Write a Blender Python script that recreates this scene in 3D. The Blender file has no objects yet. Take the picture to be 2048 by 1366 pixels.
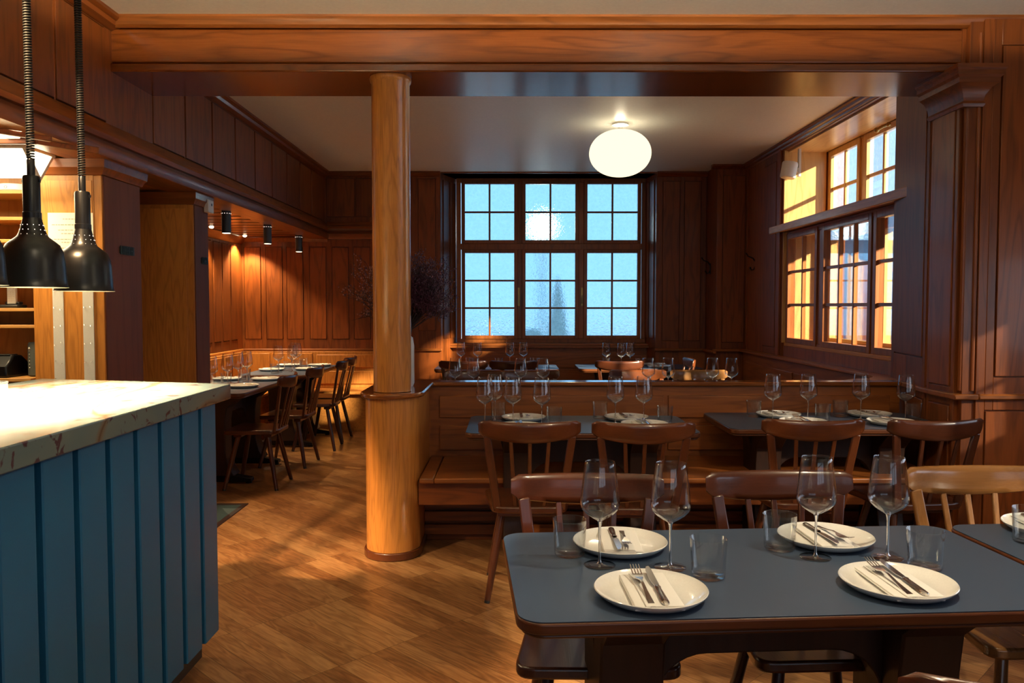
import bpy, bmesh, math, random
from math import sin, cos, pi, radians as R
from mathutils import Vector, Matrix

random.seed(7)
scn = bpy.context.scene
col = scn.collection

# ------------------------------------------------------------------ camera
cam = bpy.data.objects.new('camera', bpy.data.cameras.new('camera'))
col.objects.link(cam)
cam.data.lens = 28.0
cam.data.sensor_width = 36.0
cam.location = (0, 0, 1.40)
cam.rotation_euler = (R(90 - 2.552), 0, R(-0.144))
cam.data.clip_start = 0.02
scn.camera = cam

# ------------------------------------------------------------------ view
scn.view_settings.view_transform = 'Standard'
scn.view_settings.look = 'None'
scn.view_settings.gamma = 1.0
scn.view_settings.exposure = 0.7
scn.view_settings.use_curve_mapping = False
scn.cycles.transparent_max_bounces = 48
scn.cycles.max_bounces = 8
scn.cycles.diffuse_bounces = 4
scn.cycles.glossy_bounces = 4
scn.cycles.transmission_bounces = 8
scn.cycles.sample_clamp_indirect = 6.0
scn.cycles.caustics_reflective = False
scn.cycles.caustics_refractive = False

# ------------------------------------------------------------------ world + sun
w = bpy.data.worlds.new('world'); scn.world = w; w.use_nodes = True
wn = w.node_tree.nodes; wl = w.node_tree.links
bg = wn['Background']
tc = wn.new('ShaderNodeTexCoord'); sep = wn.new('ShaderNodeSeparateXYZ'); rp = wn.new('ShaderNodeValToRGB')
wl.new(tc.outputs['Generated'], sep.inputs[0]); wl.new(sep.outputs['Z'], rp.inputs[0]); wl.new(rp.outputs[0], bg.inputs['Color'])
rp.color_ramp.elements[0].position = 0.0; rp.color_ramp.elements[0].color = (0.26, 0.48, 0.70, 1)
rp.color_ramp.elements[1].position = 0.6; rp.color_ramp.elements[1].color = (0.17, 0.37, 0.66, 1)
bg.inputs['Strength'].default_value = 1.5

def look_rot(frm, to):
    return (Vector(to) - Vector(frm)).to_track_quat('-Z', 'Y').to_euler()

def lamp(name, kind, loc, power, color, target=None, **kw):
    d = bpy.data.lights.new(name, kind); d.energy = power; d.color = color
    for k, v in kw.items(): setattr(d, k, v)
    o = bpy.data.objects.new(name, d); col.objects.link(o); o.location = loc
    if target: o.rotation_euler = look_rot(loc, target)
    return o

WARM = (1.0, 0.62, 0.30)
lamp('sun', 'SUN', (8, -8, 6), 24.0, (1.0, 0.84, 0.60), target=(8 - .75, -8 + .56, 6 - .35), angle=R(1.5))

# ------------------------------------------------------------------ materials
def mat_base(name):
    m = bpy.data.materials.new(name); m.use_nodes = True
    nt = m.node_tree; return m, nt, nt.nodes, nt.links, nt.nodes['Principled BSDF']

def plain(name, c, rough=0.5, metal=0.0, coat=0.0, bump=0.0, bscale=200.0, spec=None):
    m, nt, n, l, p = mat_base(name)
    p.inputs['Base Color'].default_value = (*c, 1); p.inputs['Roughness'].default_value = rough
    p.inputs['Metallic'].default_value = metal; p.inputs['Coat Weight'].default_value = coat
    if spec is not None: p.inputs['Specular IOR Level'].default_value = spec
    t = n.new('ShaderNodeTexCoord'); z = n.new('ShaderNodeTexNoise'); z.inputs['Scale'].default_value = bscale
    l.new(t.outputs['Object'], z.inputs['Vector'])
    mx = n.new('ShaderNodeMix'); mx.data_type = 'RGBA'; mx.inputs[6].default_value = (*[v * .92 for v in c], 1)
    mx.inputs[7].default_value = (*[min(1, v * 1.06) for v in c], 1); l.new(z.outputs[0], mx.inputs[0]); l.new(mx.outputs[2], p.inputs['Base Color'])
    if bump:
        b = n.new('ShaderNodeBump'); b.inputs['Strength'].default_value = bump; b.inputs['Distance'].default_value = .002
        l.new(z.outputs[0], b.inputs['Height']); l.new(b.outputs[0], p.inputs['Normal'])
    return m

def wood(name, dark, light, axis='z', rough=.42, k=1.0, lines=7.0, coat=.12, vary=.22, fine=.35):
    m, nt, n, l, p = mat_base(name)
    t = n.new('ShaderNodeTexCoord'); g = n.new('ShaderNodeNewGeometry')
    off = n.new('ShaderNodeMath'); off.operation = 'MULTIPLY'; off.inputs[1].default_value = 23.7
    l.new(g.outputs['Random Per Island'], off.inputs[0])
    add = n.new('ShaderNodeVectorMath'); add.operation = 'ADD'
    l.new(t.outputs['Object'], add.inputs[0]); l.new(off.outputs[0], add.inputs[1])
    def scaled(a, b):
        v = n.new('ShaderNodeVectorMath'); v.operation = 'MULTIPLY'
        v.inputs[1].default_value = {'x': (b, a, a), 'y': (a, b, a), 'z': (a, a, b)}[axis]
        l.new(add.outputs[0], v.inputs[0]); return v
    s1 = scaled(7 * k, .8 * k); s2 = scaled(210 * k, 7 * k); s3 = scaled(1.3 * k, .5 * k)
    n1 = n.new('ShaderNodeTexNoise'); n1.inputs['Scale'].default_value = 1; n1.inputs['Detail'].default_value = 2.5; n1.inputs['Distortion'].default_value = .35
    l.new(s1.outputs[0], n1.inputs['Vector'])
    mu = n.new('ShaderNodeMath'); mu.operation = 'MULTIPLY'; mu.inputs[1].default_value = lines; l.new(n1.outputs[0], mu.inputs[0])
    pp = n.new('ShaderNodeMath'); pp.operation = 'PINGPONG'; pp.inputs[1].default_value = .5; l.new(mu.outputs[0], pp.inputs[0])
    r1 = n.new('ShaderNodeValToRGB'); l.new(pp.outputs[0], r1.inputs[0])
    r1.color_ramp.elements[0].position = 0; r1.color_ramp.elements[0].color = (.15,) * 3 + (1,)
    r1.color_ramp.elements[1].position = .28; r1.color_ramp.elements[1].color = (.85,) * 3 + (1,)
    n2 = n.new('ShaderNodeTexNoise'); n2.inputs['Scale'].default_value = 1; n2.inputs['Detail'].default_value = 2; l.new(s2.outputs[0], n2.inputs['Vector'])
    n3 = n.new('ShaderNodeTexNoise'); n3.inputs['Scale'].default_value = 1; n3.inputs['Detail'].default_value = 2; l.new(s3.outputs[0], n3.inputs['Vector'])
    a1 = n.new('ShaderNodeMath'); a1.operation = 'MULTIPLY_ADD'; a1.inputs[1].default_value = .40; l.new(r1.outputs[0], a1.inputs[0])
    a2 = n.new('ShaderNodeMath'); a2.operation = 'MULTIPLY_ADD'; a2.inputs[1].default_value = fine; l.new(n2.outputs[0], a2.inputs[0])
    a3 = n.new('ShaderNodeMath'); a3.operation = 'MULTIPLY'; a3.inputs[1].default_value = .30; l.new(n3.outputs[0], a3.inputs[0])
    l.new(a3.outputs[0], a2.inputs[2]); l.new(a2.outputs[0], a1.inputs[2])
    mx = n.new('ShaderNodeMix'); mx.data_type = 'RGBA'; mx.inputs[6].default_value = (*dark, 1); mx.inputs[7].default_value = (*light, 1)
    l.new(a1.outputs[0], mx.inputs[0])
    hv = n.new('ShaderNodeHueSaturation'); mr = n.new('ShaderNodeMapRange')
    mr.inputs['To Min'].default_value = 1 - vary; mr.inputs['To Max'].default_value = 1 + vary
    l.new(g.outputs['Random Per Island'], mr.inputs['Value']); l.new(mr.outputs[0], hv.inputs['Value']); l.new(mx.outputs[2], hv.inputs['Color'])
    l.new(hv.outputs[0], p.inputs['Base Color'])
    p.inputs['Roughness'].default_value = rough; p.inputs['Coat Weight'].default_value = coat; p.inputs['Coat Roughness'].default_value = .12
    p.inputs['Specular IOR Level'].default_value = .38
    b = n.new('ShaderNodeBump'); b.inputs['Strength'].default_value = .12; b.inputs['Distance'].default_value = .002
    l.new(n2.outputs[0], b.inputs['Height']); l.new(b.outputs[0], p.inputs['Normal'])
    return m

CH_D, CH_L = (.045, .0090, .0016), (.29, .074, .011)       # stained panelling
OK_D, OK_L = (.18, .050, .008), (.60, .24, .045)          # honey oak
M = {}
for a in 'xyz':
    M['panel_' + a] = wood('stained_panelling_' + a, CH_D, CH_L, a)
    M['oak_' + a] = wood('honey_oak_' + a, OK_D, OK_L, a, k=1.5, lines=8, fine=.65, vary=.12)
    M['mid_' + a] = wood('mid_oak_' + a, (.085, .020, .003), (.38, .115, .020), a)
    M['chair_' + a] = wood('dark_stained_chair_' + a, (.008, .0024, .0012), (.085, .022, .008), a, rough=.3, coat=.35)
    M['chairm_' + a] = wood('brown_stained_chair_' + a, (.018, .0045, .0018), (.14, .037, .010), a, rough=.3, coat=.35)
    M['chairl_' + a] = wood('oak_chair_' + a, (.09, .034, .009), (.32, .145, .045), a, rough=.25, coat=.5)
for a in 'xyz': M['light_' + a] = wood('light_golden_oak_' + a, (.42, .20, .055), (.80, .52, .20), a, k=1.2, rough=.35, vary=.08)  # raised golden tone puts sunlight into the window recess wood
M['beam'] = wood('polished_beam', CH_D, CH_L, 'x', rough=.24, coat=.3, vary=.05)
M['rail'] = wood('polished_rail', (.085, .020, .003), (.38, .115, .020), 'x', rough=.2, coat=.6)
M['column'] = wood('polished_column_oak', (.15, .040, .007), (.60, .235, .048), 'z', k=1.5, lines=8, fine=.85, rough=.3, coat=.35, vary=.02)
M['edge'] = wood('table_edge_oak', (.030, .0075, .003), (.145, .042, .011), 'x', rough=.35)
M['trestle'] = wood('dark_trestle', (.008, .003, .002), (.032, .010, .004), 'z', rough=.5)
M['shelf'] = wood('shelf_oak', (.28, .11, .025), (.62, .33, .10), 'x')
M['shelf_z'] = wood('shelf_back_oak', (.25, .09, .02), (.55, .27, .075), 'z')
M['cream'] = plain('cream_plaster', (.90, .87, .76), .45, bump=.25, bscale=60, spec=.35)
M['plaster'] = plain('white_plaster', (.72, .66, .55), .7)
M['slate'] = plain('slate_blue_laminate', (.040, .064, .110), .40, bump=.05, bscale=500)
M['blue'] = plain('petrol_blue_paint', (.011, .105, .215), .42, bump=.06, bscale=300)
M['kick'] = plain('dark_kickboard', (.03, .02, .015), .5)
M['black'] = plain('black_enamel', (.004, .004, .005), .32, spec=.35)
M['blackmatt'] = plain('black_plastic', (.014, .015, .016), .45)
M['tube'] = plain('dark_grey_metal', (.035, .040, .042), .4)
M['cord'] = plain('black_rubber_cord', (.004, .004, .004), .55, spec=.3)
M['inner'] = plain('white_enamel', (.8, .75, .65), .4)
M['white'] = plain('white_plastic', (.72, .70, .64), .4)
M['grey'] = plain('grey_fabric', (.06, .07, .062), .7, bump=.3, bscale=900)
M['paper'] = plain('paper', (.82, .76, .62), .8)
M['ink'] = plain('grey_ink', (.30, .28, .24), .8)
M['bronze'] = plain('dark_green_bronze', (.018, .026, .022), .5, metal=.3)
M['iron'] = plain('wrought_iron', (.012, .010, .012), .4, metal=.6)
M['brass'] = plain('aged_brass', (.35, .22, .08), .35, metal=1)
M['china'] = plain('white_porcelain', (.82, .81, .77), .16, coat=.5)
M['linen'] = plain('white_linen', (.82, .80, .76), .85, bump=.3, bscale=900)
M['steel'] = plain('stainless_steel', (.70, .67, .64), .2, metal=1)
M['teal'] = plain('teal_linoleum', (.036, .070, .080), .5)
M['tealedge'] = plain('dark_mat_edge', (.03, .012, .010), .5)
M['vase'] = plain('white_ceramic', (.72, .70, .68), .3)
M['stem'] = plain('dry_stem', (.030, .018, .018), .8)
M['berry'] = plain('dried_purple_berry', (.085, .026, .045), .3)
M['berryl'] = plain('pale_dried_berry', (.32, .15, .12), .3)  # paler berries, also standing in for glints on the left side
M['facade'] = plain('pale_stucco', (.58, .80, .92), .9)
M['facadegrey'] = plain('grey_blue_shutter', (.16, .24, .30), .6)
M['pavement'] = plain('pavement', (.30, .30, .30), .9)
M['coat'] = plain('dark_navy_cloth', (.01, .02, .04), .9)

def emit(name, c, s):
    m = bpy.data.materials.new(name); m.use_nodes = True; nt = m.node_tree
    nt.nodes.clear(); o = nt.nodes.new('ShaderNodeOutputMaterial'); e = nt.nodes.new('ShaderNodeEmission')
    e.inputs[0].default_value = (*c, 1); e.inputs[1].default_value = s; nt.links.new(e.outputs[0], o.inputs[0]); return m
M['globe'] = emit('opal_glass_lit', (1.0, .84, .56), .92)
M['bulb'] = emit('heat_lamp_bulb', (1.0, .72, .36), 30)
M['tubeglow'] = emit('spot_glow', (1.0, .80, .50), 6)
M['fluor'] = emit('fluorescent_glow', (1.0, .86, .55), 6)
M['halo'] = emit('halogen_glow', (1.0, .80, .50), 20)
M['hole'] = emit('lamp_vent_glow', (1.0, .85, .70), 1.6)
M['streetlamp'] = emit('street_lamp_glow', (1.0, .95, .82), 16)

def thin_glass(name, ior_like=.04, tint=(1, 1, 1), rough=.02):
    m = bpy.data.materials.new(name); m.use_nodes = True; nt = m.node_tree; nt.nodes.clear()
    o = nt.nodes.new('ShaderNodeOutputMaterial'); mx = nt.nodes.new('ShaderNodeMixShader')
    tr = nt.nodes.new('ShaderNodeBsdfTransparent'); gl = nt.nodes.new('ShaderNodeBsdfGlossy'); lw = nt.nodes.new('ShaderNodeLayerWeight')
    lw.inputs['Blend'].default_value = .5; pw = nt.nodes.new('ShaderNodeMath'); pw.operation = 'POWER'; pw.inputs[1].default_value = 2.6
    fr = nt.nodes.new('ShaderNodeMath'); fr.operation = 'MULTIPLY_ADD'; fr.inputs[1].default_value = 1.0; fr.inputs[2].default_value = ior_like; fr.use_clamp = True
    nt.links.new(lw.outputs['Facing'], pw.inputs[0]); nt.links.new(pw.outputs[0], fr.inputs[0])
    tr.inputs[0].default_value = (*tint, 1); gl.inputs['Roughness'].default_value = rough
    nt.links.new(fr.outputs[0], mx.inputs[0]); nt.links.new(tr.outputs[0], mx.inputs[1]); nt.links.new(gl.outputs[0], mx.inputs[2])
    nt.links.new(mx.outputs[0], o.inputs[0]); return m
M['bowlglass'] = thin_glass('thin_wine_glass', .035, (.975, .98, .985))
M['tumbler'] = thin_glass('tumbler_glass', .04, (.96, .97, .975))
M['pane'] = thin_glass('clear_window_glass', .03, (.97, .98, .98))

def solid_glass(name):
    m, nt, n, l, p = mat_base(name)
    p.inputs['Base Color'].default_value = (1, 1, 1, 1); p.inputs['Transmission Weight'].default_value = 1
    p.inputs['Roughness'].default_value = .02; p.inputs['IOR'].default_value = 1.45; return m
M['glass'] = solid_glass('solid_glass')

def frosted(name, c, strength, refr=.45, scale=26.0, tint=(.8, .92, 1), transp=0.0, rough=.14):
    m = bpy.data.materials.new(name); m.use_nodes = True; nt = m.node_tree; n = nt.nodes; l = nt.links; n.clear()
    o = n.new('ShaderNodeOutputMaterial'); t = n.new('ShaderNodeTexCoord')
    v = n.new('ShaderNodeTexVoronoi'); v.feature = 'SMOOTH_F1'; v.inputs['Scale'].default_value = scale
    z = n.new('ShaderNodeTexNoise'); z.inputs['Scale'].default_value = scale * 1.4; z.inputs['Detail'].default_value = 2
    l.new(t.outputs['Object'], v.inputs['Vector']); l.new(t.outputs['Object'], z.inputs['Vector'])
    ad = n.new('ShaderNodeMath'); ad.operation = 'ADD'; l.new(v.outputs[0], ad.inputs[0]); l.new(z.outputs[0], ad.inputs[1])
    b = n.new('ShaderNodeBump'); b.inputs['Strength'].default_value = 1.0; b.inputs['Distance'].default_value = .012; l.new(ad.outputs[0], b.inputs['Height'])
    rf = n.new('ShaderNodeBsdfRefraction'); rf.inputs['Roughness'].default_value = rough; rf.inputs['IOR'].default_value = 1.22; rf.inputs['Color'].default_value = (*tint, 1)
    gl = n.new('ShaderNodeBsdfGlossy'); gl.inputs['Roughness'].default_value = .15
    em = n.new('ShaderNodeEmission'); em.inputs[0].default_value = (*c, 1); em.inputs[1].default_value = strength  # glow put into the pane in place of daylight coming through
    mr = n.new('ShaderNodeMapRange'); mr.inputs['From Min'].default_value = .4; mr.inputs['From Max'].default_value = 1.3
    mr.inputs['To Min'].default_value = strength * .84; mr.inputs['To Max'].default_value = strength * 1.16
    l.new(ad.outputs[0], mr.inputs['Value']); l.new(mr.outputs[0], em.inputs[1])
    m1 = n.new('ShaderNodeMixShader'); m1.inputs[0].default_value = refr
    m2 = n.new('ShaderNodeMixShader'); m2.inputs[0].default_value = .06
    l.new(b.outputs[0], rf.inputs['Normal']); l.new(b.outputs[0], gl.inputs['Normal'])
    l.new(em.outputs[0], m1.inputs[1]); l.new(rf.outputs[0], m1.inputs[2])
    l.new(m1.outputs[0], m2.inputs[1]); l.new(gl.outputs[0], m2.inputs[2])
    if transp:
        tp_ = n.new('ShaderNodeBsdfTransparent'); m3 = n.new('ShaderNodeMixShader'); m3.inputs[0].default_value = transp
        l.new(m2.outputs[0], m3.inputs[1]); l.new(tp_.outputs[0], m3.inputs[2]); l.new(m3.outputs[0], o.inputs[0])
    else: l.new(m2.outputs[0], o.inputs[0])
    return m
M['frost'] = frosted('frosted_daylit_glass', (.19, .43, .60), 1.25, refr=.78, rough=.2, scale=34)
M['frostr'] = frosted('rippled_daylit_glass', (.40, .60, .74), 1.5, refr=.35, scale=34, transp=.62)
M['frostb'] = frosted('rear_frosted_glass', (.62, .72, .86), 1.15, refr=.0, scale=34, transp=.1)
M['frostf'] = frosted('front_frosted_glass', (.62, .72, .86), 2.7, refr=.0, scale=34, transp=.30)

def floor_mat():
    m, nt, n, l, p = mat_base('oak_parquet')
    t = n.new('ShaderNodeTexCoord'); mp = n.new('ShaderNodeMapping'); mp.inputs['Rotation'].default_value = (0, 0, R(45))
    l.new(t.outputs['Object'], mp.inputs[0])
    br = n.new('ShaderNodeTexBrick'); br.inputs['Scale'].default_value = 1.0; br.inputs['Brick Width'].default_value = .60; br.inputs['Row Height'].default_value = .080
    br.inputs['Mortar Size'].default_value = .0010; br.inputs['Mortar Smooth'].default_value = .4; br.offset = .37; br.offset_frequency = 1
    br.inputs['Color1'].default_value = (0, 0, 0, 1); br.inputs['Color2'].default_value = (1, 1, 1, 1); br.inputs['Mortar'].default_value = (.3, .3, .3, 1)
    l.new(mp.outputs[0], br.inputs['Vector'])
    mu = n.new('ShaderNodeVectorMath'); mu.operation = 'MULTIPLY'; mu.inputs[1].default_value = (31, 17, 9); l.new(br.outputs[0], mu.inputs[0])
    ad = n.new('ShaderNodeVectorMath'); ad.operation = 'ADD'; l.new(mp.outputs[0], ad.inputs[0]); l.new(mu.outputs[0], ad.inputs[1])
    s1 = n.new('ShaderNodeVectorMath'); s1.operation = 'MULTIPLY'; s1.inputs[1].default_value = (2.2, 15, 1); l.new(ad.outputs[0], s1.inputs[0])
    s2 = n.new('ShaderNodeVectorMath'); s2.operation = 'MULTIPLY'; s2.inputs[1].default_value = (9, 240, 1); l.new(ad.outputs[0], s2.inputs[0])
    n1 = n.new('ShaderNodeTexNoise'); n1.inputs['Scale'].default_value = 1; n1.inputs['Detail'].default_value = 2; l.new(s1.outputs[0], n1.inputs['Vector'])
    x = n.new('ShaderNodeMath'); x.operation = 'MULTIPLY'; x.inputs[1].default_value = 8; l.new(n1.outputs[0], x.inputs[0])
    pp = n.new('ShaderNodeMath'); pp.operation = 'PINGPONG'; pp.inputs[1].default_value = .5; l.new(x.outputs[0], pp.inputs[0])
    n2 = n.new('ShaderNodeTexNoise'); n2.inputs['Scale'].default_value = 1; n2.inputs['Detail'].default_value = 2; l.new(s2.outputs[0], n2.inputs['Vector'])
    a1 = n.new('ShaderNodeMath'); a1.operation = 'MULTIPLY_ADD'; a1.inputs[1].default_value = .42; l.new(br.outputs[0], a1.inputs[0])
    a2 = n.new('ShaderNodeMath'); a2.operation = 'MULTIPLY_ADD'; a2.inputs[1].default_value = .5; l.new(pp.outputs[0], a2.inputs[0])
    a3 = n.new('ShaderNodeMath'); a3.operation = 'MULTIPLY'; a3.inputs[1].default_value = .42; l.new(n2.outputs[0], a3.inputs[0])
    l.new(a3.outputs[0], a2.inputs[2]); l.new(a2.outputs[0], a1.inputs[2])
    rp = n.new('ShaderNodeValToRGB'); l.new(a1.outputs[0], rp.inputs[0])
    e = rp.color_ramp.elements; e[0].position = .12; e[0].color = (.10, .038, .012, 1); e[1].position = 1.0; e[1].color = (.54, .29, .115, 1)
    e2 = e.new(.45); e2.color = (.26, .108, .036, 1)
    mx = n.new('ShaderNodeMix'); mx.data_type = 'RGBA'; mx.inputs[7].default_value = (.03, .014, .006, 1)
    l.new(br.outputs['Fac'], mx.inputs[0]); l.new(rp.outputs[0], mx.inputs[6]); l.new(mx.outputs[2], p.inputs['Base Color'])
    p.inputs['Roughness'].default_value = .34; p.inputs['Coat Weight'].default_value = .15; p.inputs['Coat Roughness'].default_value = .3
    b = n.new('ShaderNodeBump'); b.inputs['Strength'].default_value = .15; b.inputs['Distance'].default_value = .002
    l.new(n2.outputs[0], b.inputs['Height']); l.new(b.outputs[0], p.inputs['Normal'])
    return m
M['floor'] = floor_mat()

def marble_mat():
    m, nt, n, l, p = mat_base('cream_marble')
    t = n.new('ShaderNodeTexCoord')
    n1 = n.new('ShaderNodeTexNoise'); n1.inputs['Scale'].default_value = 1.1; n1.inputs['Detail'].default_value = 3; n1.inputs['Distortion'].default_value = .8
    mp = n.new('ShaderNodeMapping'); mp.inputs['Scale'].default_value = (1.6, .8, 1.6); mp.inputs['Rotation'].default_value = (0, 0, R(30))
    l.new(t.outputs['Object'], mp.inputs[0]); l.new(mp.outputs[0], n1.inputs['Vector'])
    x = n.new('ShaderNodeMath'); x.operation = 'MULTIPLY'; x.inputs[1].default_value = 4.5; l.new(n1.outputs[0], x.inputs[0])
    pp = n.new('ShaderNodeMath'); pp.operation = 'PINGPONG'; pp.inputs[1].default_value = .5; l.new(x.outputs[0], pp.inputs[0])
    rp = n.new('ShaderNodeValToRGB'); l.new(pp.outputs[0], rp.inputs[0]); e = rp.color_ramp.elements
    e[0].position = 0; e[0].color = (.10, .055, .03, 1); e[1].position = .10; e[1].color = (.125, .148, .130, 1)
    e3 = e.new(.04); e3.color = (.14, .11, .075, 1); e4 = e.new(.45); e4.color = (.105, .140, .135, 1)
    n2 = n.new('ShaderNodeTexNoise'); n2.inputs['Scale'].default_value = 22; n2.inputs['Detail'].default_value = 3; n2.inputs['Distortion'].default_value = .8
    l.new(t.outputs['Object'], n2.inputs['Vector'])
    n3 = n.new('ShaderNodeTexNoise'); n3.inputs['Scale'].default_value = 2.6; l.new(t.outputs['Object'], n3.inputs['Vector'])
    mm = n.new('ShaderNodeMath'); mm.operation = 'MULTIPLY_ADD'; mm.inputs[1].default_value = .5; l.new(n3.outputs[0], mm.inputs[0]); l.new(n2.outputs[0], mm.inputs[2])
    r2 = n.new('ShaderNodeValToRGB'); l.new(mm.outputs[0], r2.inputs[0]); r2.color_ramp.elements[0].position = .86; r2.color_ramp.elements[1].position = .91
    mx = n.new('ShaderNodeMix'); mx.data_type = 'RGBA'; mx.inputs[7].default_value = (.07, .035, .04, 1)
    l.new(r2.outputs[0], mx.inputs[0]); l.new(rp.outputs[0], mx.inputs[6]); l.new(mx.outputs[2], p.inputs['Base Color'])
    p.inputs['Roughness'].default_value = .22; return m
M['marble'] = marble_mat()

# ------------------------------------------------------------------ mesh builder
class MB:
    def __init__(s): s.v = []; s.f = []; s.mi = []; s.cur = 0
    def add(s, vs, fs):
        b = len(s.v); s.v += [tuple(v) for v in vs]
        for f in fs: s.f.append(tuple(b + i for i in f)); s.mi.append(s.cur)
        return s
    def box(s, x0, x1, y0, y1, z0, z1):
        if x0 > x1: x0, x1 = x1, x0
        if y0 > y1: y0, y1 = y1, y0
        if z0 > z1: z0, z1 = z1, z0
        return s.add([(x0, y0, z0), (x1, y0, z0), (x1, y1, z0), (x0, y1, z0), (x0, y0, z1), (x1, y0, z1), (x1, y1, z1), (x0, y1, z1)],
              [(0, 3, 2, 1), (4, 5, 6, 7), (0, 1, 5, 4), (1, 2, 6, 5), (2, 3, 7, 6), (3, 0, 4, 7)])
    def fbox(s, F, u0, u1, v0, v1, n0, n1):
        o, U, V, N = F
        P = lambda u, v, n: o + U * u + V * v + N * n
        vs = [P(u0, v0, n0), P(u1, v0, n0), P(u1, v1, n0), P(u0, v1, n0), P(u0, v0, n1), P(u1, v0, n1), P(u1, v1, n1), P(u0, v1, n1)]
        fs = [(0, 3, 2, 1), (4, 5, 6, 7), (0, 1, 5, 4), (1, 2, 6, 5), (2, 3, 7, 6), (3, 0, 4, 7)]
        if U.cross(V).dot(N) < 0: fs = [f[::-1] for f in fs]
        return s.add(vs, fs)
    def prism(s, poly, z0, z1, tf=None):
        n = len(poly); tf = tf or (lambda a, b, c: (a, b, c))
        area = sum(poly[i][0] * poly[(i + 1) % n][1] - poly[(i + 1) % n][0] * poly[i][1] for i in range(n))
        if area < 0: poly = poly[::-1]
        vs = [tf(x, y, z0) for x, y in poly] + [tf(x, y, z1) for x, y in poly]
        fs = [tuple(range(n))[::-1], tuple(range(n, 2 * n))] + [(i, (i + 1) % n, n + (i + 1) % n, n + i) for i in range(n)]
        a, b, c = Vector(tf(1, 0, 0)) - Vector(tf(0, 0, 0)), Vector(tf(0, 1, 0)) - Vector(tf(0, 0, 0)), Vector(tf(0, 0, 1)) - Vector(tf(0, 0, 0))
        if a.cross(b).dot(c) < 0: fs = [f[::-1] for f in fs]
        return s.add(vs, fs)
    def lathe(s, prof, seg=32, c=(0, 0, 0), closed=False):
        n = len(prof); vs = []
        for i in range(seg):
            a = 2 * pi * i / seg
            for r, z in prof: vs.append((c[0] + r * cos(a), c[1] + r * sin(a), c[2] + z))
        fs = []
        for i in range(seg):
            j = (i + 1) % seg
            for k in range(n if closed else n - 1):
                k2 = (k + 1) % n
                fs.append((i * n + k, j * n + k, j * n + k2, i * n + k2))
        return s.add(vs, fs)
    def tube(s, pts, rad, seg=8, caps=True):
        pts = [Vector(p) for p in pts]; n = len(pts)
        if not hasattr(rad, '__len__'): rad = [rad] * n
        vs = []; up = Vector((0, 0, 1)); prev = None
        for i, p in enumerate(pts):
            d = (pts[min(i + 1, n - 1)] - pts[max(i - 1, 0)]).normalized()
            if prev is None:
                a = up if abs(d.z) < .95 else Vector((1, 0, 0)); x = d.cross(a).normalized()
            else:
                x = (prev - d * prev.dot(d)).normalized()
            prev = x; y = d.cross(x)
            for k in range(seg):
                t = 2 * pi * k / seg; vs.append(p + (x * cos(t) + y * sin(t)) * rad[i])
        fs = []
        for i in range(n - 1):
            for k in range(seg):
                k2 = (k + 1) % seg
                fs.append((i * seg + k, i * seg + k2, (i + 1) * seg + k2, (i + 1) * seg + k))
        if caps: fs += [tuple(range(seg))[::-1], tuple((n - 1) * seg + k for k in range(seg))]
        return s.add(vs, fs)
    def bar(s, p0, p1, w0, d0, w1=None, d1=None, side=(1, 0, 0)):
        p0, p1 = Vector(p0), Vector(p1); w1 = w0 if w1 is None else w1; d1 = d0 if d1 is None else d1
        d = (p1 - p0).normalized(); x = Vector(side); x = (x - d * x.dot(d)).normalized(); y = d.cross(x)
        vs = []
        for p, w_, d_ in ((p0, w0, d0), (p1, w1, d1)):
            for a, b in ((-1, -1), (1, -1), (1, 1), (-1, 1)): vs.append(p + x * a * w_ / 2 + y * b * d_ / 2)
        return s.add(vs, [(0, 3, 2, 1), (4, 5, 6, 7), (0, 1, 5, 4), (1, 2, 6, 5), (2, 3, 7, 6), (3, 0, 4, 7)])
    def ball(s, c, r, seg=10, rings=6, sz=1.0):
        prof = [(max(1e-4, r * sin(pi * i / rings)), -r * sz * cos(pi * i / rings)) for i in range(rings + 1)]
        return s.lathe(prof, seg, c)

def build(name, mb, mats, parent=None, bevel=0, bseg=2, smooth=35, loc=None, rotz=0):
    me = bpy.data.meshes.new(name); me.from_pydata(mb.v, [], mb.f); me.update()
    if not isinstance(mats, (list, tuple)): mats = [mats]
    for m in mats: me.materials.append(M[m] if isinstance(m, str) else m)
    me.polygons.foreach_set('material_index', mb.mi)
    me.polygons.foreach_set('use_smooth', [True] * len(me.polygons))
    me.set_sharp_from_angle(angle=R(smooth))
    o = bpy.data.objects.new(name, me); col.objects.link(o)
    if parent: o.parent = parent
    if loc: o.location = loc
    if rotz: o.rotation_euler[2] = rotz
    if bevel:
        b = o.modifiers.new('soft_edge', 'BEVEL'); b.width = bevel; b.segments = bseg; b.limit_method = 'ANGLE'; b.angle_limit = R(50)
        b.harden_normals = False
    return o
def tag(o, label=None, cat=None, group=None, kind=None):
    if label: o['label'] = label
    if cat: o['category'] = cat
    if group: o['group'] = group
    if kind: o['kind'] = kind
    return o
def struct(name, mb, mats, **k): return tag(build(name, mb, mats, **k), kind='structure')
def thing(name, label, cat, loc=(0, 0, 0), rotz=0, group=None):
    o = bpy.data.objects.new(name, None); col.objects.link(o); o.location = loc; o.rotation_euler = (0, 0, rotz)
    o.empty_display_size = .1
    return tag(o, label, cat, group)
CH = {}
def reg(root):
    CH[root] = True
def dup(root, loc, rotz, label, group=None, swap=None, tilt=0):
    def cp(o, parent):
        c = o.copy(); col.objects.link(c); c.parent = parent
        for k in [x for x in bpy.data.objects if x.parent == o]: cp(k, c)
        return c
    r = cp(root, None); r.location = loc; r.rotation_euler = (0, 0, rotz); tag(r, label, group=group)
    return r
def Fr(o, u, n):
    U = Vector(u).normalized(); N = Vector(n).normalized(); return (Vector(o), U, Vector((0, 0, 1)), N)
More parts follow.
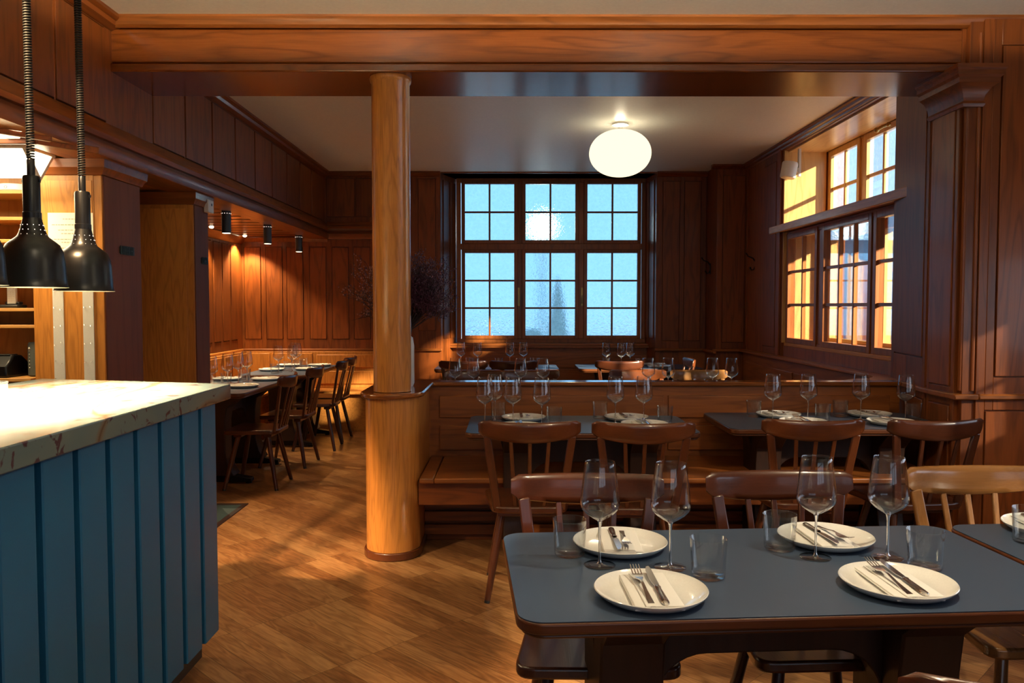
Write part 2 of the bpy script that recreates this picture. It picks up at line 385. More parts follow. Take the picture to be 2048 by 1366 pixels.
def panels(mb, F, rects, d=.014, area=None, gap=.006):
    rects = [(min(a, b), max(a, b), c, e) for a, b, c, e in rects]
    if not area:
        for a, b, c, e in rects: mb.fbox(F, a, b, c, e, -.002, d)
        return
    # framed panelling: full-height stiles, rails between, raised fields standing in a real gap
    U0, U1, V0, V1 = area
    ex = [(max(U0, a - gap), min(U1, b + gap), c - gap, e + gap) for a, b, c, e in rects if b > U0 and a < U1]
    us = sorted(set([U0, U1] + [x for r in ex for x in r[:2]]))
    bands = []
    for a, b in zip(us, us[1:]):
        if b - a < 1e-5: continue
        cov = tuple(sorted((r[2], r[3]) for r in ex if r[0] < (a + b) / 2 < r[1]))
        if bands and bands[-1][2] == cov: bands[-1][1] = b
        else: bands.append([a, b, cov])
    for a, b, cov in bands:
        v = V0
        for c, e in cov:
            if c > v: mb.fbox(F, a, b, v, c, -.001, d)
            v = max(v, e)
        if v < V1: mb.fbox(F, a, b, v, V1, -.001, d)
    for a, b, c, e in rects: mb.fbox(F, max(a, U0), min(b, U1), c, e, -.001, d + .005)

# ------------------------------------------------------------------ setting
Z1 = 2.94
struct('floor', MB().box(-4.3, 4.0, -3.2, 10.0, -.1, 0), 'floor')
fl = MB(); fl.box(-4.2, -1.885, 3.3, 5.545, 0.0, .004)
struct('floor', fl, 'teal')
e = MB(); e.box(-1.885, -1.85, 3.3, 5.58, 0, .007); e.box(-4.2, -1.885, 5.545, 5.58, 0, .007)
struct('trim_1', e, 'tealedge')
mb = MB(); mb.box(-2.2, 3.5, -3.2, 4.6, Z1, Z1 + .15); mb.box(-2.2, 2.98, 4.6, 9.35, Z1, Z1 + .06)
struct('ceiling', mb, 'cream')

# left high wall above the bar (faces +X at X=-2.15)
LX = -2.15
F = Fr((LX, 0, 0), (0, 1, 0), (1, 0, 0))
mb = MB(); mb.fbox(F, -3.1, 9.25, 2.17, Z1, -.16, 0)
rects = [(3.81 - .478 * k, 4.262 - .478 * k, 2.375, 2.86) for k in range(14)] + [(4.24 + .478 * k + .59, 4.24 + .59 + .478 * k + .452, 2.375, 2.86) for k in range(9)]
panels(mb, F, rects, .012, (-3.1, 9.25, 2.20, 2.93))
struct('wall_left', mb, 'panel_z', bevel=.003)
mb = MB()   # stepped crown and lower moulding, running along Y
crown = [(0, 0), (.085, 0), (.085, -.018), (.07, -.028), (.06, -.03), (.052, -.05), (.03, -.062), (.012, -.07), (0, -.07)]
mb.prism(crown, -3.1, 9.25, lambda a, b, c: (LX + a, c, Z1 + b))
struct('trim_2', mb, 'panel_y')
low = [(-.02, 2.365), (.020, 2.365), (.032, 2.345), (.040, 2.318), (.062, 2.312), (.072, 2.285), (.060, 2.262), (.046, 2.256), (.050, 2.236), (.074, 2.228), (.078, 2.19), (.066, 2.168), (-.16, 2.168), (-.16, 2.20), (-.02, 2.20)]
mb = MB(); mb.prism(low, -3.1, 9.25, lambda a, b, c: (LX + a, c, b)); struct('trim_3', mb, 'panel_y')
# bar ceiling + alcove ceiling
struct('ceiling', MB().box(-4.3, LX, -3.2, 5.50, 2.185, 2.25), 'oak_x')
mb = MB(); mb.box(-4.3, LX - .0, 5.5, 9.25, 2.215, 2.26); struct('ceiling', mb, 'kick')
mb = MB(); y = 5.52
while y < 9.2: mb.box(-3.3, LX - .02, y, y + .195, 2.19, 2.193); y += .262
struct('trim_4', mb, 'panel_x', bevel=.004)
# bar enclosure
struct('wall_bar', MB().box(-4.4, -4.2, -3.2, 5.6, 0, 2.2), 'mid_z')
struct('wall_bar', MB().box(-4.2, -2.53, 4.55, 4.65, 0, 2.185), 'shelf_z')
# back wall
BY = 9.25
F = Fr((0, BY, 0), (1, 0, 0), (0, -1, 0))
mb = MB(); mb.fbox(F, -3.2, -.80, .9, Z1, -.2, 0)
panels(mb, F, [(a, a + .183, 1.02, 2.075) for a in (-3.066, -2.816, -2.577, -2.312, -2.052, -1.802, -1.56)] + [(-2.11, -1.79, 2.43, 2.86), (-1.77, -1.38, 2.43, 2.86)], .014, (-3.11, -1.30, .905, 2.93))
panels(mb, F, [(-1.055, -.862, 1.12, 2.86)], .014, (-1.299, -.805, .905, 2.93))
mb.fbox(F, 1.69, 2.62, .9, Z1, -.2, 0)
panels(mb, F, [(1.765, 1.955, 1.0, 2.83), (2.015, 2.20, 1.0, 2.83)], .014, (1.69, 2.265, .905, 2.93))
mb.fbox(F, -.80, 1.69, 2.925, Z1, -.5, 0)
struct('wall_back', mb, 'panel_z', bevel=.003)
mb = MB()
for x0, x1 in ((-3.15, -.80), (1.69, 2.6)):
    mb.prism([(0, 0), (.07, 0), (.07, -.02), (.045, -.04), (.02, -.055), (0, -.055)], x0, x1, lambda a, b, c: (c, BY - a, Z1 + b))
mb.prism([(a + .01, b) for a, b in low[:-3]] + [(-.005, 2.168)], -2.1, -1.30, lambda a, b, c: (c, BY - a, b))
struct('trim_5', mb, 'panel_x')
# bay: splayed jambs, head, apron
mb = MB()
for xa, xb, sgn in ((-.80, -.63, 1), (1.69, 1.615, -1)):
    poly = [(xa, BY - .001), (xb, 9.72), (xb - sgn * .3, 9.72), (xa - sgn * .3, BY)]
    mb.prism(poly, 0, Z1)
    for t0, t1 in ((.12, .42), (.5, .8)):
        a = Vector((xa, BY, 0)).lerp(Vector((xb, 9.72, 0)), t0); b = Vector((xa, BY, 0)).lerp(Vector((xb, 9.72, 0)), t1)
        nn = Vector((sgn, -(xb - xa) / (9.72 - BY) * sgn, 0)).normalized() * .012
        mb.prism([(a.x, a.y), (b.x, b.y), (b.x + nn.x, b.y + nn.y), (a.x + nn.x, a.y + nn.y)], 1.02, 2.86)
mb.box(-.9, 1.9, BY - .02, 9.9, 2.925, 3.0)
struct('wall_bay', mb, 'panel_z', bevel=.002)
mb = MB(); mb.box(-.85, 1.75, 9.55, 9.75, 0, .955)
for z0, z1_ in ((.50, .64), (.66, .80)): mb.box(-.6, 1.58, 9.535, 9.56, z0, z1_)
struct('wall_bay', mb, 'mid_x', bevel=.003)

# right wall of the rear room
mb = MB(); RXW = 2.60
mb.box(RXW, RXW + .6, 7.63, 9.5, 0, Z1)                     # beyond the window
mb.box(2.27, RXW, 8.78, BY + .1, 0, Z1)                      # boxed-out corner
F = Fr((0, 8.78, 0), (1, 0, 0), (0, -1, 0)); panels(mb, F, [(2.337, 2.574, 1.0, 2.82)], .012, (2.272, 2.60, .925, 2.93))
F = Fr((RXW, 0, 0), (0, 1, 0), (-1, 0, 0)); panels(mb, F, [(7.785, 8.15, 1.0, 2.80)], .012, (7.70, 8.70, .925, 2.93))
mb.fbox(F, 8.70, 8.76, .92, 2.9, 0, .02); mb.fbox(F, 7.655, 7.70, .92, 2.9, 0, .02)
mb.box(RXW, 3.06, 5.0, 7.63, 2.87, Z1)                        # head over the window recess
mb.box(2.62, 3.3, 5.0, 7.63, 0, 1.02)                        # wall under the window
mb.box(3.0, 3.3, 5.0, 7.63, 2.10, 2.15)
struct('wall_right', mb, 'panel_z', bevel=.003)
struct('ceiling', MB().box(2.64, 3.0, 5.0, 7.63, 2.855, 2.869), 'light_y')
mb = MB()  # crown along right wall
mb.prism([(0, 0), (.10, 0), (.10, -.014), (.085, -.022), (.08, -.04), (.055, -.045), (.05, -.06), (.03, -.066), (0, -.066)], 4.85, 8.78, lambda a, b, c: (RXW + .035 - a, c, Z1 + b))
mb.prism([(0, 0), (.06, 0), (.06, -.02), (.03, -.045), (0, -.05)], 2.2, 2.6, lambda a, b, c: (c, 8.78 - a, Z1 + b))
struct('trim_6', mb, 'panel_y')
# oak jamb lining of the recess, sunlight put into its colour
mb = MB(); mb.box(2.605, 3.0, 7.612, 7.63, 1.05, 2.87); struct('trim_7', mb, 'light_z')
mb = MB(); mb.box(2.62, 3.04, 5.0, 7.612, 1.02, 1.05); mb.box(2.50, 3.0, 4.9, 7.66, 2.105, 2.148); mb.box(2.487, 2.515, 4.9, 7.68, 2.085, 2.151)
struct('trim_8', mb, 'oak_y', bevel=.004)

# pier between the front room and the rear room, right side
mb = MB()
mb.prism([(2.43, 4.34), (2.43, 4.62), (2.555, 5.30), (2.70, 5.30), (2.70, 4.60), (3.5, 4.60), (3.5, 4.34)], 0, Z1)
mb.box(2.45, 3.6, 4.30, 4.36, 0, Z1)
F = Fr((0, 4.30, 0), (1, 0, 0), (0, -1, 0))
panels(mb, F, [(2.62, 3.02, 1.02, 2.78), (3.09, 3.5, 1.02, 2.78), (2.575, 3.02, .12, .83), (3.09, 3.5, .12, .83)], .012, (2.52, 3.6, .0, 2.93))
F = Fr((2.43, 0, 0), (0, 1, 0), (-1, 0, 0)); panels(mb, F, [(4.37, 4.58, .96, 2.5), (4.37, 4.58, .1, .85)], .008, (4.335, 4.612, .0, 2.5))
u = Vector((2.555 - 2.43, .68, 0)).normalized(); nn = Vector((-u.y, u.x, 0))
F = (Vector((2.43, 4.62, 0)), u, Vector((0, 0, 1)), nn); panels(mb, F, [(.06, .62, 1.10, 2.9), (.04, .36, .1, .85)], .012, (.01, .69, .0, 2.93))
struct('wall_pier', mb, 'panel_z', bevel=.003)
mb = MB()
mb.tube([(2.452, 4.318, .94), (2.452, 4.318, 2.46)], .016, 10); mb.tube([(2.505, 4.30, .94), (2.505, 4.30, 2.85)], .011, 10)
mb.tube([(2.43, 4.615, .94), (2.43, 4.615, 2.46)], .010, 8)
struct('trim_9', mb, 'panel_z')
# capital of the pier
mb = MB()
cap = [(0, 2.46), (.018, 2.46), (.026, 2.475), (.018, 2.49), (.024, 2.52), (.045, 2.555), (.072, 2.575), (.075, 2.60), (.088, 2.612), (.088, 2.635), (.098, 2.645), (.098, 2.665), (0, 2.665)]
path = [(2.43, 4.64), (2.43, 4.30), (2.50, 4.30)]
prev = None
for i, (a, z) in enumerate(cap):
    ring = [(2.43 - a, 4.64), (2.43 - a, 4.30 - a), (2.50 + a, 4.30 - a), (2.50 + a, 4.35), (2.52, 4.64)]
    mb.v += [(x, y, z) for x, y in ring]
    if i:
        b = (i - 1) * 5
        for k in range(4): mb.f.append((b + k, b + 5 + k, b + 6 + k, b + 1 + k)); mb.mi.append(0)
mb.f.append((0, 1, 2, 3, 4)); mb.mi.append(0)
struct('trim_10', mb, 'panel_x', smooth=30)
# rails at 0.9 m round the rooms
def rail_prof(t=.03, d=.035): return [(0, 0), (d - .008, 0), (d, -.007), (d, -t + .007), (d - .008, -t), (0, -t)]
mb = MB()
mb.prism(rail_prof(.03, .045), 2.521, 3.6, lambda a, b, c: (c, 4.30 - a, .925 + b))
mb.prism([(2.39, 4.255), (2.395, 4.62), (2.52, 5.32), (2.56, 5.32), (2.56, 4.9), (2.48, 4.62), (2.48, 4.32), (2.52, 4.32), (2.52, 4.255)], .895, .925)
struct('trim_11', mb, 'mid_x', bevel=.006)
mb = MB()
mb.prism(rail_prof(), -3.12, -.79, lambda a, b, c: (c, BY - a, .905 + b))
mb.prism(rail_prof(), 1.68, 2.27, lambda a, b, c: (c, BY - a, .905 + b))
mb.prism(rail_prof(), 2.235, 2.6, lambda a, b, c: (c, 8.78 - a, .925 + b))
mb.prism(rail_prof(), 8.745, 9.25, lambda a, b, c: (2.27 - a, c, .905 + b))
mb.prism(rail_prof(), 7.6, 8.78, lambda a, b, c: (2.6 - a, c, .925 + b))
mb.box(-.78, 1.68, 9.50, 9.62, .925, .955); mb.box(-.78, 1.68, 9.48, 9.52, .90, .925)
struct('trim_12', mb, 'mid_x', bevel=.004)
mb = MB(); mb.box(-3.2, -.8, 9.25, 9.4, 0, .9); mb.box(1.69, 2.6, 9.25, 9.4, 0, .9)
struct('wall_back', mb, 'mid_z')
# alcove left wall
F = Fr((-3.12, 0, 0), (0, 1, 0), (1, 0, 0))
mb = MB(); mb.fbox(F, 5.44, 9.3, 0, 2.22, -.15, 0)
panels(mb, F, [(9.06 - .255 * k - .19, 9.06 - .255 * k, 1.02, 2.075) for k in range(13)], .020, (5.6, 9.25, .905, 2.15))
struct('wall_alcove', mb, 'panel_z', bevel=.003)
mb = MB(); mb.prism(rail_prof(), 5.75, 9.25, lambda a, b, c: (-3.12 + a, c, .905 + b)); struct('trim_13', mb, 'oak_y')
mb = MB(); mb.prism([(0, 0), (.09, 0), (.09, -.01), (.06, -.045), (.03, -.08), (0, -.09)], 5.75, 9.25, lambda a, b, c: (-3.12 + a, c, 2.19 + b))
mb.prism([(0, 0), (.07, 0), (.07, -.01), (.03, -.05), (0, -.05)], -3.1, -2.1, lambda a, b, c: (c, BY - a, 2.19 + b)); struct('trim_14', mb, 'panel_y')
# beam
mb = MB(); mb.box(LX, 2.6, 4.36, 4.82, 2.70, Z1 - .001); mb.box(LX, 2.6, 4.345, 4.37, 2.705, 2.885)
mb.box(LX, 2.6, 4.33, 4.84, 2.655, 2.70)
struct('beam', mb, 'beam', bevel=.008)
mb = MB(); mb.prism([(0, 0), (.055, 0), (.055, -.012), (.035, -.03), (.03, -.045), (.012, -.055), (0, -.055)], LX + .03, 4.0, lambda a, b, c: (c, 4.335 - a, Z1 + b))
mb.prism([(0, 0), (.05, 0), (.05, -.012), (.02, -.045), (0, -.05)], LX + .03, 2.6, lambda a, b, c: (c, 4.82 + a, Z1 + b))
struct('trim_15', mb, 'mid_x')
# shell of the front room behind the camera
mb = MB(); mb.box(-4.3, 4.0, -3.3, -3.1, 0, .95); mb.box(-4.3, 4.0, -3.3, -3.1, 2.6, Z1)
mb.box(-4.3, -.9, -3.3, -3.1, .95, 2.6); mb.box(3.2, 4.0, -3.3, -3.1, .95, 2.6)
struct('wall_front', mb, 'mid_z')
mb = MB(); mb.box(3.45, 3.75, -3.2, 4.34, 0, 1.0); mb.box(3.45, 3.75, -3.2, 4.34, 1.82, Z1); mb.box(3.45, 3.75, -3.2, .4, 1.0, 1.82); mb.box(3.45, 3.75, 3.75, 4.34, 1.0, 1.82)
struct('wall_right', mb, 'panel_z')

# ------------------------------------------------------------------ windows
def window(name, F, cols, rows, u0, u1, v0, v1, matw, matg, fr=.03, mun=.022, depth=.05, glass_part='glass', casing=.05, knob=None):
    """F: frame; cols: list of (ua,ub,ncol); rows: list of (va,vb,nrow) glass areas"""
    mb = MB()
    mb.fbox(F, u0, u1, v0, v0 + casing, -depth, .02); mb.fbox(F, u0, u1, v1 - casing, v1, -depth, .02)
    mb.fbox(F, u0, u0 + casing, v0 + casing, v1 - casing, -depth, .02); mb.fbox(F, u1 - casing, u1, v0 + casing, v1 - casing, -depth, .02)
    for i in range(len(rows) - 1):
        mb.fbox(F, u0 + casing, u1 - casing, rows[i][1] + fr, rows[i + 1][0] - fr, -depth, .022)
    for i in range(len(cols) - 1):
        mb.fbox(F, cols[i][1] + fr, cols[i + 1][0] - fr, v0 + casing, v1 - casing, -depth, .015)
    w_ = struct(name, mb, matw, bevel=.003)
    for (a, b, nc) in cols:
        for (c, d, nr) in rows:
            s = MB()
            s.fbox(F, a - fr, a, c - fr, d + fr, -.03, .03); s.fbox(F, b, b + fr, c - fr, d + fr, -.03, .03)
            s.fbox(F, a, b, c - fr, c, -.03, .03); s.fbox(F, a, b, d, d + fr, -.03, .03)
            for k in range(1, nc):
                x = a + (b - a) * k / nc; s.fbox(F, x - mun / 2, x + mun / 2, c, d, -.018, .016)
            for k in range(1, nr):
                x = c + (d - c) * k / nr; s.fbox(F, a, b, x - mun / 2, x + mun / 2, -.016, .014)
            so = build('sash', s, matw, parent=w_, bevel=.003)
            g = MB(); g.fbox(F, a + .0005, b - .0005, c + .0005, d - .0005, -.003, .001); build(glass_part, g, matg, parent=so, smooth=20)
    return w_
F = Fr((0, 9.62, 0), (1, 0, 0), (0, -1, 0))
wb = window('window_1', F, [(-.54, .05, 2), (.187, .783, 2), (.928, 1.53, 2)], [(1.045, 2.035, 3), (2.19, 2.857, 2)], -.64, 1.63, .955, 2.925, 'mid_z', 'frost', fr=.042)
for x in (.105, .862):
    h = MB(); h.box(x - .012, x + .012, 9.565, 9.59, 1.40, 1.62); h.tube([(x, 9.57, 1.5), (x, 9.54, 1.5)], .008, 8); h.tube([(x, 9.54, 1.53), (x, 9.54, 1.43)], [.006, .010], 8)
    build('handle', h, 'brass', parent=wb)
F = Fr((2.66, 0, 0), (0, 1, 0), (-1, 0, 0))
window('window_2', F, [(4.98, 5.74, 2), (5.87, 6.70, 3), (6.90, 7.555, 2)], [(1.10, 2.03, 3)], 4.88, 7.63, 1.02, 2.10, 'mid_z', 'pane', fr=.05, mun=.026)
F = Fr((3.04, 0, 0), (0, 1, 0), (-1, 0, 0))
window('window_3', F, [(4.50, 5.28, 1), (5.40, 6.42, 1), (6.56, 7.50, 1)], [(1.10, 2.02, 1)], 4.4, 7.63, 1.04, 2.10, 'light_z', 'pane', fr=.03)
window('window_4', F, [(4.73, 5.29, 2), (5.47, 6.03, 2), (6.22, 6.78, 2), (6.97, 7.53, 2)], [(2.19, 2.80, 2)], 4.6, 7.63, 2.14, 2.87, 'light_z', 'frostr', fr=.055, mun=.03, casing=.03)
h = MB(); h.tube([(2.98, 6.33, 2.83), (2.93, 6.33, 2.81), (2.90, 6.36, 2.79)], .013, 8); h.ball((2.90, 6.36, 2.79), .022); h.ball((2.96, 6.29, 2.82), .018)
tag(build('window_latch', h, 'brass'), 'aged brass latch at the top of the upper window sash', 'latch')
F = Fr((3.55, 0, 0), (0, 1, 0), (-1, 0, 0))
window('window_5', F, [(.55, 1.45, 2), (1.65, 2.55, 2), (2.75, 3.65, 2)], [(1.1, 1.72, 2)], .4, 3.75, 1.0, 1.82, 'mid_z', 'frostf', fr=.045)  # unseen window; low opening shapes the sun patch, glowing panes add fill
F = Fr((0, -3.2, 0), (1, 0, 0), (0, 1, 0))
window('window_6', F, [(-.75, .35, 2), (.50, 1.65, 2), (1.85, 3.05, 2)], [(1.05, 2.5, 4)], -.9, 3.2, .95, 2.6, 'mid_z', 'frostb', fr=.045)  # unseen window behind the camera, its glowing panes added as cool fill

# ------------------------------------------------------------------ street outside
mb = MB(); mb.box(-20, 30, -15, 45, -.35, -.3); struct('ground', mb, 'pavement')
b = thing('street_house', 'pale stucco house seen across the street through the lower clear window', 'building', (8.5, 14, -.3))
mb = MB(); mb.box(0, 4, -4, 14, 0, 11); mb.box(-.25, 0, -4, 14, 3.35, 3.55); mb.box(-.18, 0, -4, 14, 3.85, 3.95)
build('facade', mb, 'facade', parent=b)
for k in range(7):
    y0 = -3.4 + k * 2.5
    for z0, zh in ((.9, 1.9), (4.6, 1.9)):
        wv = MB(); wv.box(-.04, .02, y0, y0 + 1.1, z0, z0 + zh); wo = build('window', wv, 'facadegrey', parent=b)
        f2 = MB(); f2.box(-.09, -.03, y0 - .1, y0, z0 - .1, z0 + zh + .1); f2.box(-.09, -.03, y0 + 1.1, y0 + 1.2, z0 - .1, z0 + zh + .1)
        f2.box(-.12, -.03, y0 - .15, y0 + 1.25, z0 - .2, z0 - .1); f2.box(-.07, -.03, y0 + .52, y0 + .58, z0, z0 + zh)
        build('surround', f2, 'facade', parent=wo)
p = thing('street_lamp', 'glowing street lamp blurred behind the frosted middle window', 'street lamp', (.46, 11.4, -.3))  # glowing ball added to make the white hot spot in the pane
mb = MB(); mb.tube([(0, 0, 0), (0, 0, 2.68)], [.05, .03], 10); build('pole', mb, 'iron', parent=p)
mb = MB(); mb.ball((0, 0, 2.83), .16, 16, 10); build('lantern', mb, 'streetlamp', parent=p)
mb = MB()   # closed parasol standing outside
mb.tube([(.62, 10.35, -.3), (.62, 10.35, .9)], .03, 8); mb.lathe([(.12, .75), (.14, .95), (.10, 1.25), (.05, 1.60), (.01, 1.78)], 12, (.62, 10.35, 0))
tag(build('closed_parasol', mb, 'coat'), 'dark closed parasol shape behind the frosted middle window', 'parasol')
mb = MB(); mb.lathe([(.001, 1.12), (.08, 1.10), (.16, 1.02), (.20, .8), (.16, -.3)], 12, (.28, 10.2, 0))
tag(build('street_bollard', mb, 'coat'), 'low dark rounded shape behind the bottom pane of middle window', 'bollard')

# ------------------------------------------------------------------ column and partition
mb = MB(); mb.lathe([(.105, .925), (.105, 2.62), (.112, 2.63), (.115, 2.645), (.112, 2.656), (.001, 2.656)], 48, (-.66, 4.46, 0))
tag(build('wooden_column', mb, 'column'), 'round honey oak column standing on the end of the partition', 'column')
def dshape(r, yb, cx=-.66, cy=4.46, n=24):
    return [(cx + r * cos(pi + pi * i / n), cy + r * sin(pi + pi * i / n)) for i in range(n + 1)] + [(cx + r, yb), (cx - r, yb)]
pt = thing('bench_partition', 'oak partition with built-in bench, joining the column to the window pier', 'bench', (0, 5, 0))
def pb(name, mb, mat, **k):
    mb.v = [(x, y - 5, z) for x, y, z in mb.v]; return build(name, mb, mat, parent=pt, **k)
mb = MB(); mb.prism(dshape(.15, 5.1), 0, .895); pb('end_post', mb, 'column', smooth=40)
mb = MB(); mb.prism(dshape(.163, 5.1), 0, .045); pb('plinth', mb, 'chairm_x', bevel=.006, smooth=40)
mb = MB()
arc = dshape(.178, 4.99)[:-1]
mb.prism([(-.838, 5.13)] + arc + [(2.50, 4.99), (2.56, 5.13)], .895, .922); pb('top_rail', mb, 'rail', bevel=.008, smooth=40)
mb = MB(); mb.box(-.55, 2.47, 5.02, 5.10, 0, .895)
for a, b_ in ((-.445, .97), (1.0, 2.40)):
    mb.box(a, b_, 5.002, 5.03, .695, .835); mb.box(a, b_, 5.002, 5.03, .49, .645)
pb('backrest', mb, 'mid_x', bevel=.004)
mb = MB(); mb.box(-.50, -.42, 4.345, 5.02, .422, .452); mb.box(-.418, 2.42, 4.345, 5.02, .422, .452); pb('seat', mb, 'mid_x', bevel=.008)
mb = MB(); mb.box(-.51, 2.42, 4.40, 4.44, .29, .422); mb.box(-.51, 2.42, 4.72, 5.02, .0, .40)
for z0 in (.20, .12, .04): mb.box(-.51, 2.42, 4.69, 4.72, z0, z0 + .06)
pb('bench_base', mb, 'panel_x', bevel=.003)
mb = MB(); mb.box(-.45, 2.35, 5.10, 5.50, .422, .452); mb.box(-.45, 2.35, 5.42, 5.46, 0, .42); pb('rear_seat', mb, 'mid_x', bevel=.006)

# rear room bench along the bay, right wall bench, alcove benches
bb = thing('bay_bench', 'long oak wall bench under the frosted bay window', 'bench', (0, 9.3, 0))
mb = MB(); mb.box(-.60, 1.55, -.02, .20, .42, .45); build('seat', mb, 'mid_x', parent=bb, bevel=.006)
mb = MB(); mb.box(-.6, 1.55, .02, .06, 0, .42); build('base', mb, 'mid_x', parent=bb)
rb = thing('window_bench', 'curved oak bench with back rail running under the sunny side window', 'bench', (2.45, 6.8, 0))
mb = MB(); mb.box(.10, .15, -1.28, 1.9, 0, .895)
mb.box(.085, .10, -1.1, .3, .5, .8); mb.box(.085, .10, .35, 1.8, .5, .8); build('backrest', mb, 'mid_y', parent=rb, bevel=.003)
mb = MB(); n = 14
poly = [(.168, -1.68), (.168, 1.95), (.07, 1.95), (.07, -1.15)] + [(.07 - .26 * (1 - cos(pi / 2 * i / n)), -1.15 - .42 * sin(pi / 2 * i / n)) for i in range(1, n + 1)] + [(-.30, -1.68)]
mb.prism(poly, .895, .922); build('top_rail', mb, 'mid_y', parent=rb, bevel=.006)
mb = MB(); mb.box(-.30, .10, -1.2, 1.88, .42, .45); mb.box(-.24, -.2, -1.2, 1.88, 0, .42); build('seat', mb, 'mid_y', parent=rb, bevel=.006)
ab = thing('alcove_bench', 'honey oak corner bench wrapping the lit alcove walls', 'bench', (-3.095, 9.25, 0))
mb = MB(); mb.box(.0, .05, -3.4, -.02, .45, .875)
k = 0
while k < 13: mb.box(.05, .068, -.28 - .255 * k, -.08 - .255 * k, .50, .855); k += 1
for k in range(3): mb.box(.10 + .245 * k, .32 + .245 * k, -.068, -.05, .50, .855)
mb.box(.0, 1.75, -.05, -.02, .45, .875); 
for z0 in (.50, .69): mb.box(.86, 1.70, -.068, -.05, z0, z0 + .15)
build('backrest', mb, 'oak_z', parent=ab, bevel=.006)
mb = MB(); mb.box(.02, .44, -3.4, -.02, .42, .45); mb.box(.44, 1.75, -.46, -.02, .42, .45); build('seat', mb, 'oak_y', parent=ab, bevel=.006)
mb = MB(); mb.box(.34, .36, -3.4, -.38, 0, .42); mb.box(.36, 1.75, -.38, -.36, 0, .42); build('base', mb, 'oak_y', parent=ab)

# ------------------------------------------------------------------ left pillars
def pillar(label, x0, y0, y1, name='oak_pillar'):
    t = thing(name, label, 'pillar', (LX, y0, 0))
    mb = MB(); mb.box(x0 - LX, -.001, 0, y1 - y0, 0, 2.17)
    mb.box(x0 - LX, -.05, -.006, .0, .1, 2.06); mb.box(x0 - LX, -.042, -.003, .0, 0.05, 2.10)
    build('shaft', mb, 'oak_z', parent=t, bevel=.012, bseg=4)
    mb = MB()
    ring = [(0, 2.085), (.012, 2.09), (.02, 2.11), (.032, 2.125), (.036, 2.168)]
    for i, (a, z) in enumerate(ring):
        mb.v += [(x0 - LX, -a, z), (a, -a, z), (a, y1 - y0 + a, z), (x0 - LX, y1 - y0 + a, z)]
        if i:
            b = (i - 1) * 4
            for k in range(3): mb.f.append((b + k, b + k + 1, b + 5 + k, b + 4 + k)); mb.mi.append(0)
    build('capital', mb, 'panel_x', parent=t, smooth=30)
    return t
pl1 = pillar('lit oak pillar at the end of the bar shelves with paper notice', -2.52, 4.23, 4.66)
mb = MB(); mb.box(-.002, .006, .012, .42, .03, 2.085); build('side_board', mb, wood('purple_brown_board', (.07, .018, .008), (.17, .050, .022), 'z', lines=4, coat=0, rough=.6), parent=pl1)
pl2 = pillar('oak pillar beside the alcove with thermostat on its edge', -3.3, 5.44, 5.70)
mb = MB(); mb.box(-.002, .006, .012, .25, .03, 2.085); build('side_board', mb, bpy.data.materials['purple_brown_board'], parent=pl2)
# thermostat + plaques + notice + rails
t = thing('thermostat', 'small cream thermostat box high on the alcove pillar edge', 'thermostat', (LX + .008, 5.66, 2.10))
mb = MB(); mb.box(0, .035, -.05, .05, -.045, .045); build('case', mb, 'white', parent=t, bevel=.004)
mb = MB(); mb.box(.035, .037, .0, .018, .005, .022); build('sensor_window', mb, 'black', parent=t)
def plaque(loc, n, label):
    t = thing('letter_plaque', label, 'sign', loc)
    mb = MB(); mb.box(0, .003, -.085 * n / 7, .085 * n / 7, -.018, .018); build('backplate', mb, 'bronze', parent=t)
    mb = MB(); rr = random.Random(5)
    for k in range(n):
        y0 = -.085 * n / 7 + .006 + k * .0235
        mb.box(.003, .008, y0, y0 + .005, -.024, .024)
        for z in (-.022, -.003, .017):
            if rr.random() < .7: mb.box(.003, .008, y0 + .005, y0 + .016, z, z + .006)
        if rr.random() < .6: mb.box(.003, .008, y0 + .012, y0 + .017, -.024, .024)
    build('letters', mb, 'bronze', parent=t)
plaque((LX + .006, 4.478, 1.708), 7, 'dark green cut-out letter plaque on the purple-brown pillar by the lamps')
plaque((LX + .006, 5.61, 1.716), 5, 'small dark letter plaque on the alcove pillar edge below the thermostat')
t = thing('notice_sheet', 'white paper notice pinned to the lit oak pillar', 'notice', (-2.314, 4.2225, 1.785))
mb = MB(); mb.box(-.119, .119, 0, .001, -.105, .105); build('sheet', mb, 'paper', parent=t)
mb = MB()
rr = random.Random(3)
for z, a, b_ in ((.07, -.04, .05), (.04, -.098, .08), (.012, -.066, .06), (-.006, -.05, .05), (-.036, -.09, .07), (-.052, -.05, .04), (-.082, -.055, .05)):
    x = a
    while x < b_:
        w_ = rr.uniform(.006, .018); mb.box(x, min(x + w_, b_), -.0006, 0, z, z + .0045); x += w_ + .004
build('text_lines', mb, 'ink', parent=t)
for x, s in ((-2.388, 'shelf'), (-2.230, 'pillar edge')):
    t = thing('peg_strip', 'white perforated strip on the lit oak pillar, nearer the ' + s, 'strip', (x, 4.222, .95), group='white strips on the oak pillar')
    mb = MB(); mb.box(-.028, .028, -.004, .002, 0, .62); build('strip', mb, 'white', parent=t)
    mb = MB(); rr = random.Random(int(-x * 100))
    for i in range(6):
        for xx in (-.017, .016):
            z = .06 + i * .095 + rr.uniform(-.01, .01); mb.tube([(xx, -.004, z), (xx, -.016, z + .002), (xx + .003, -.018, z - .004)], .0018, 6)
    build('pegs', mb, 'steel', parent=t)

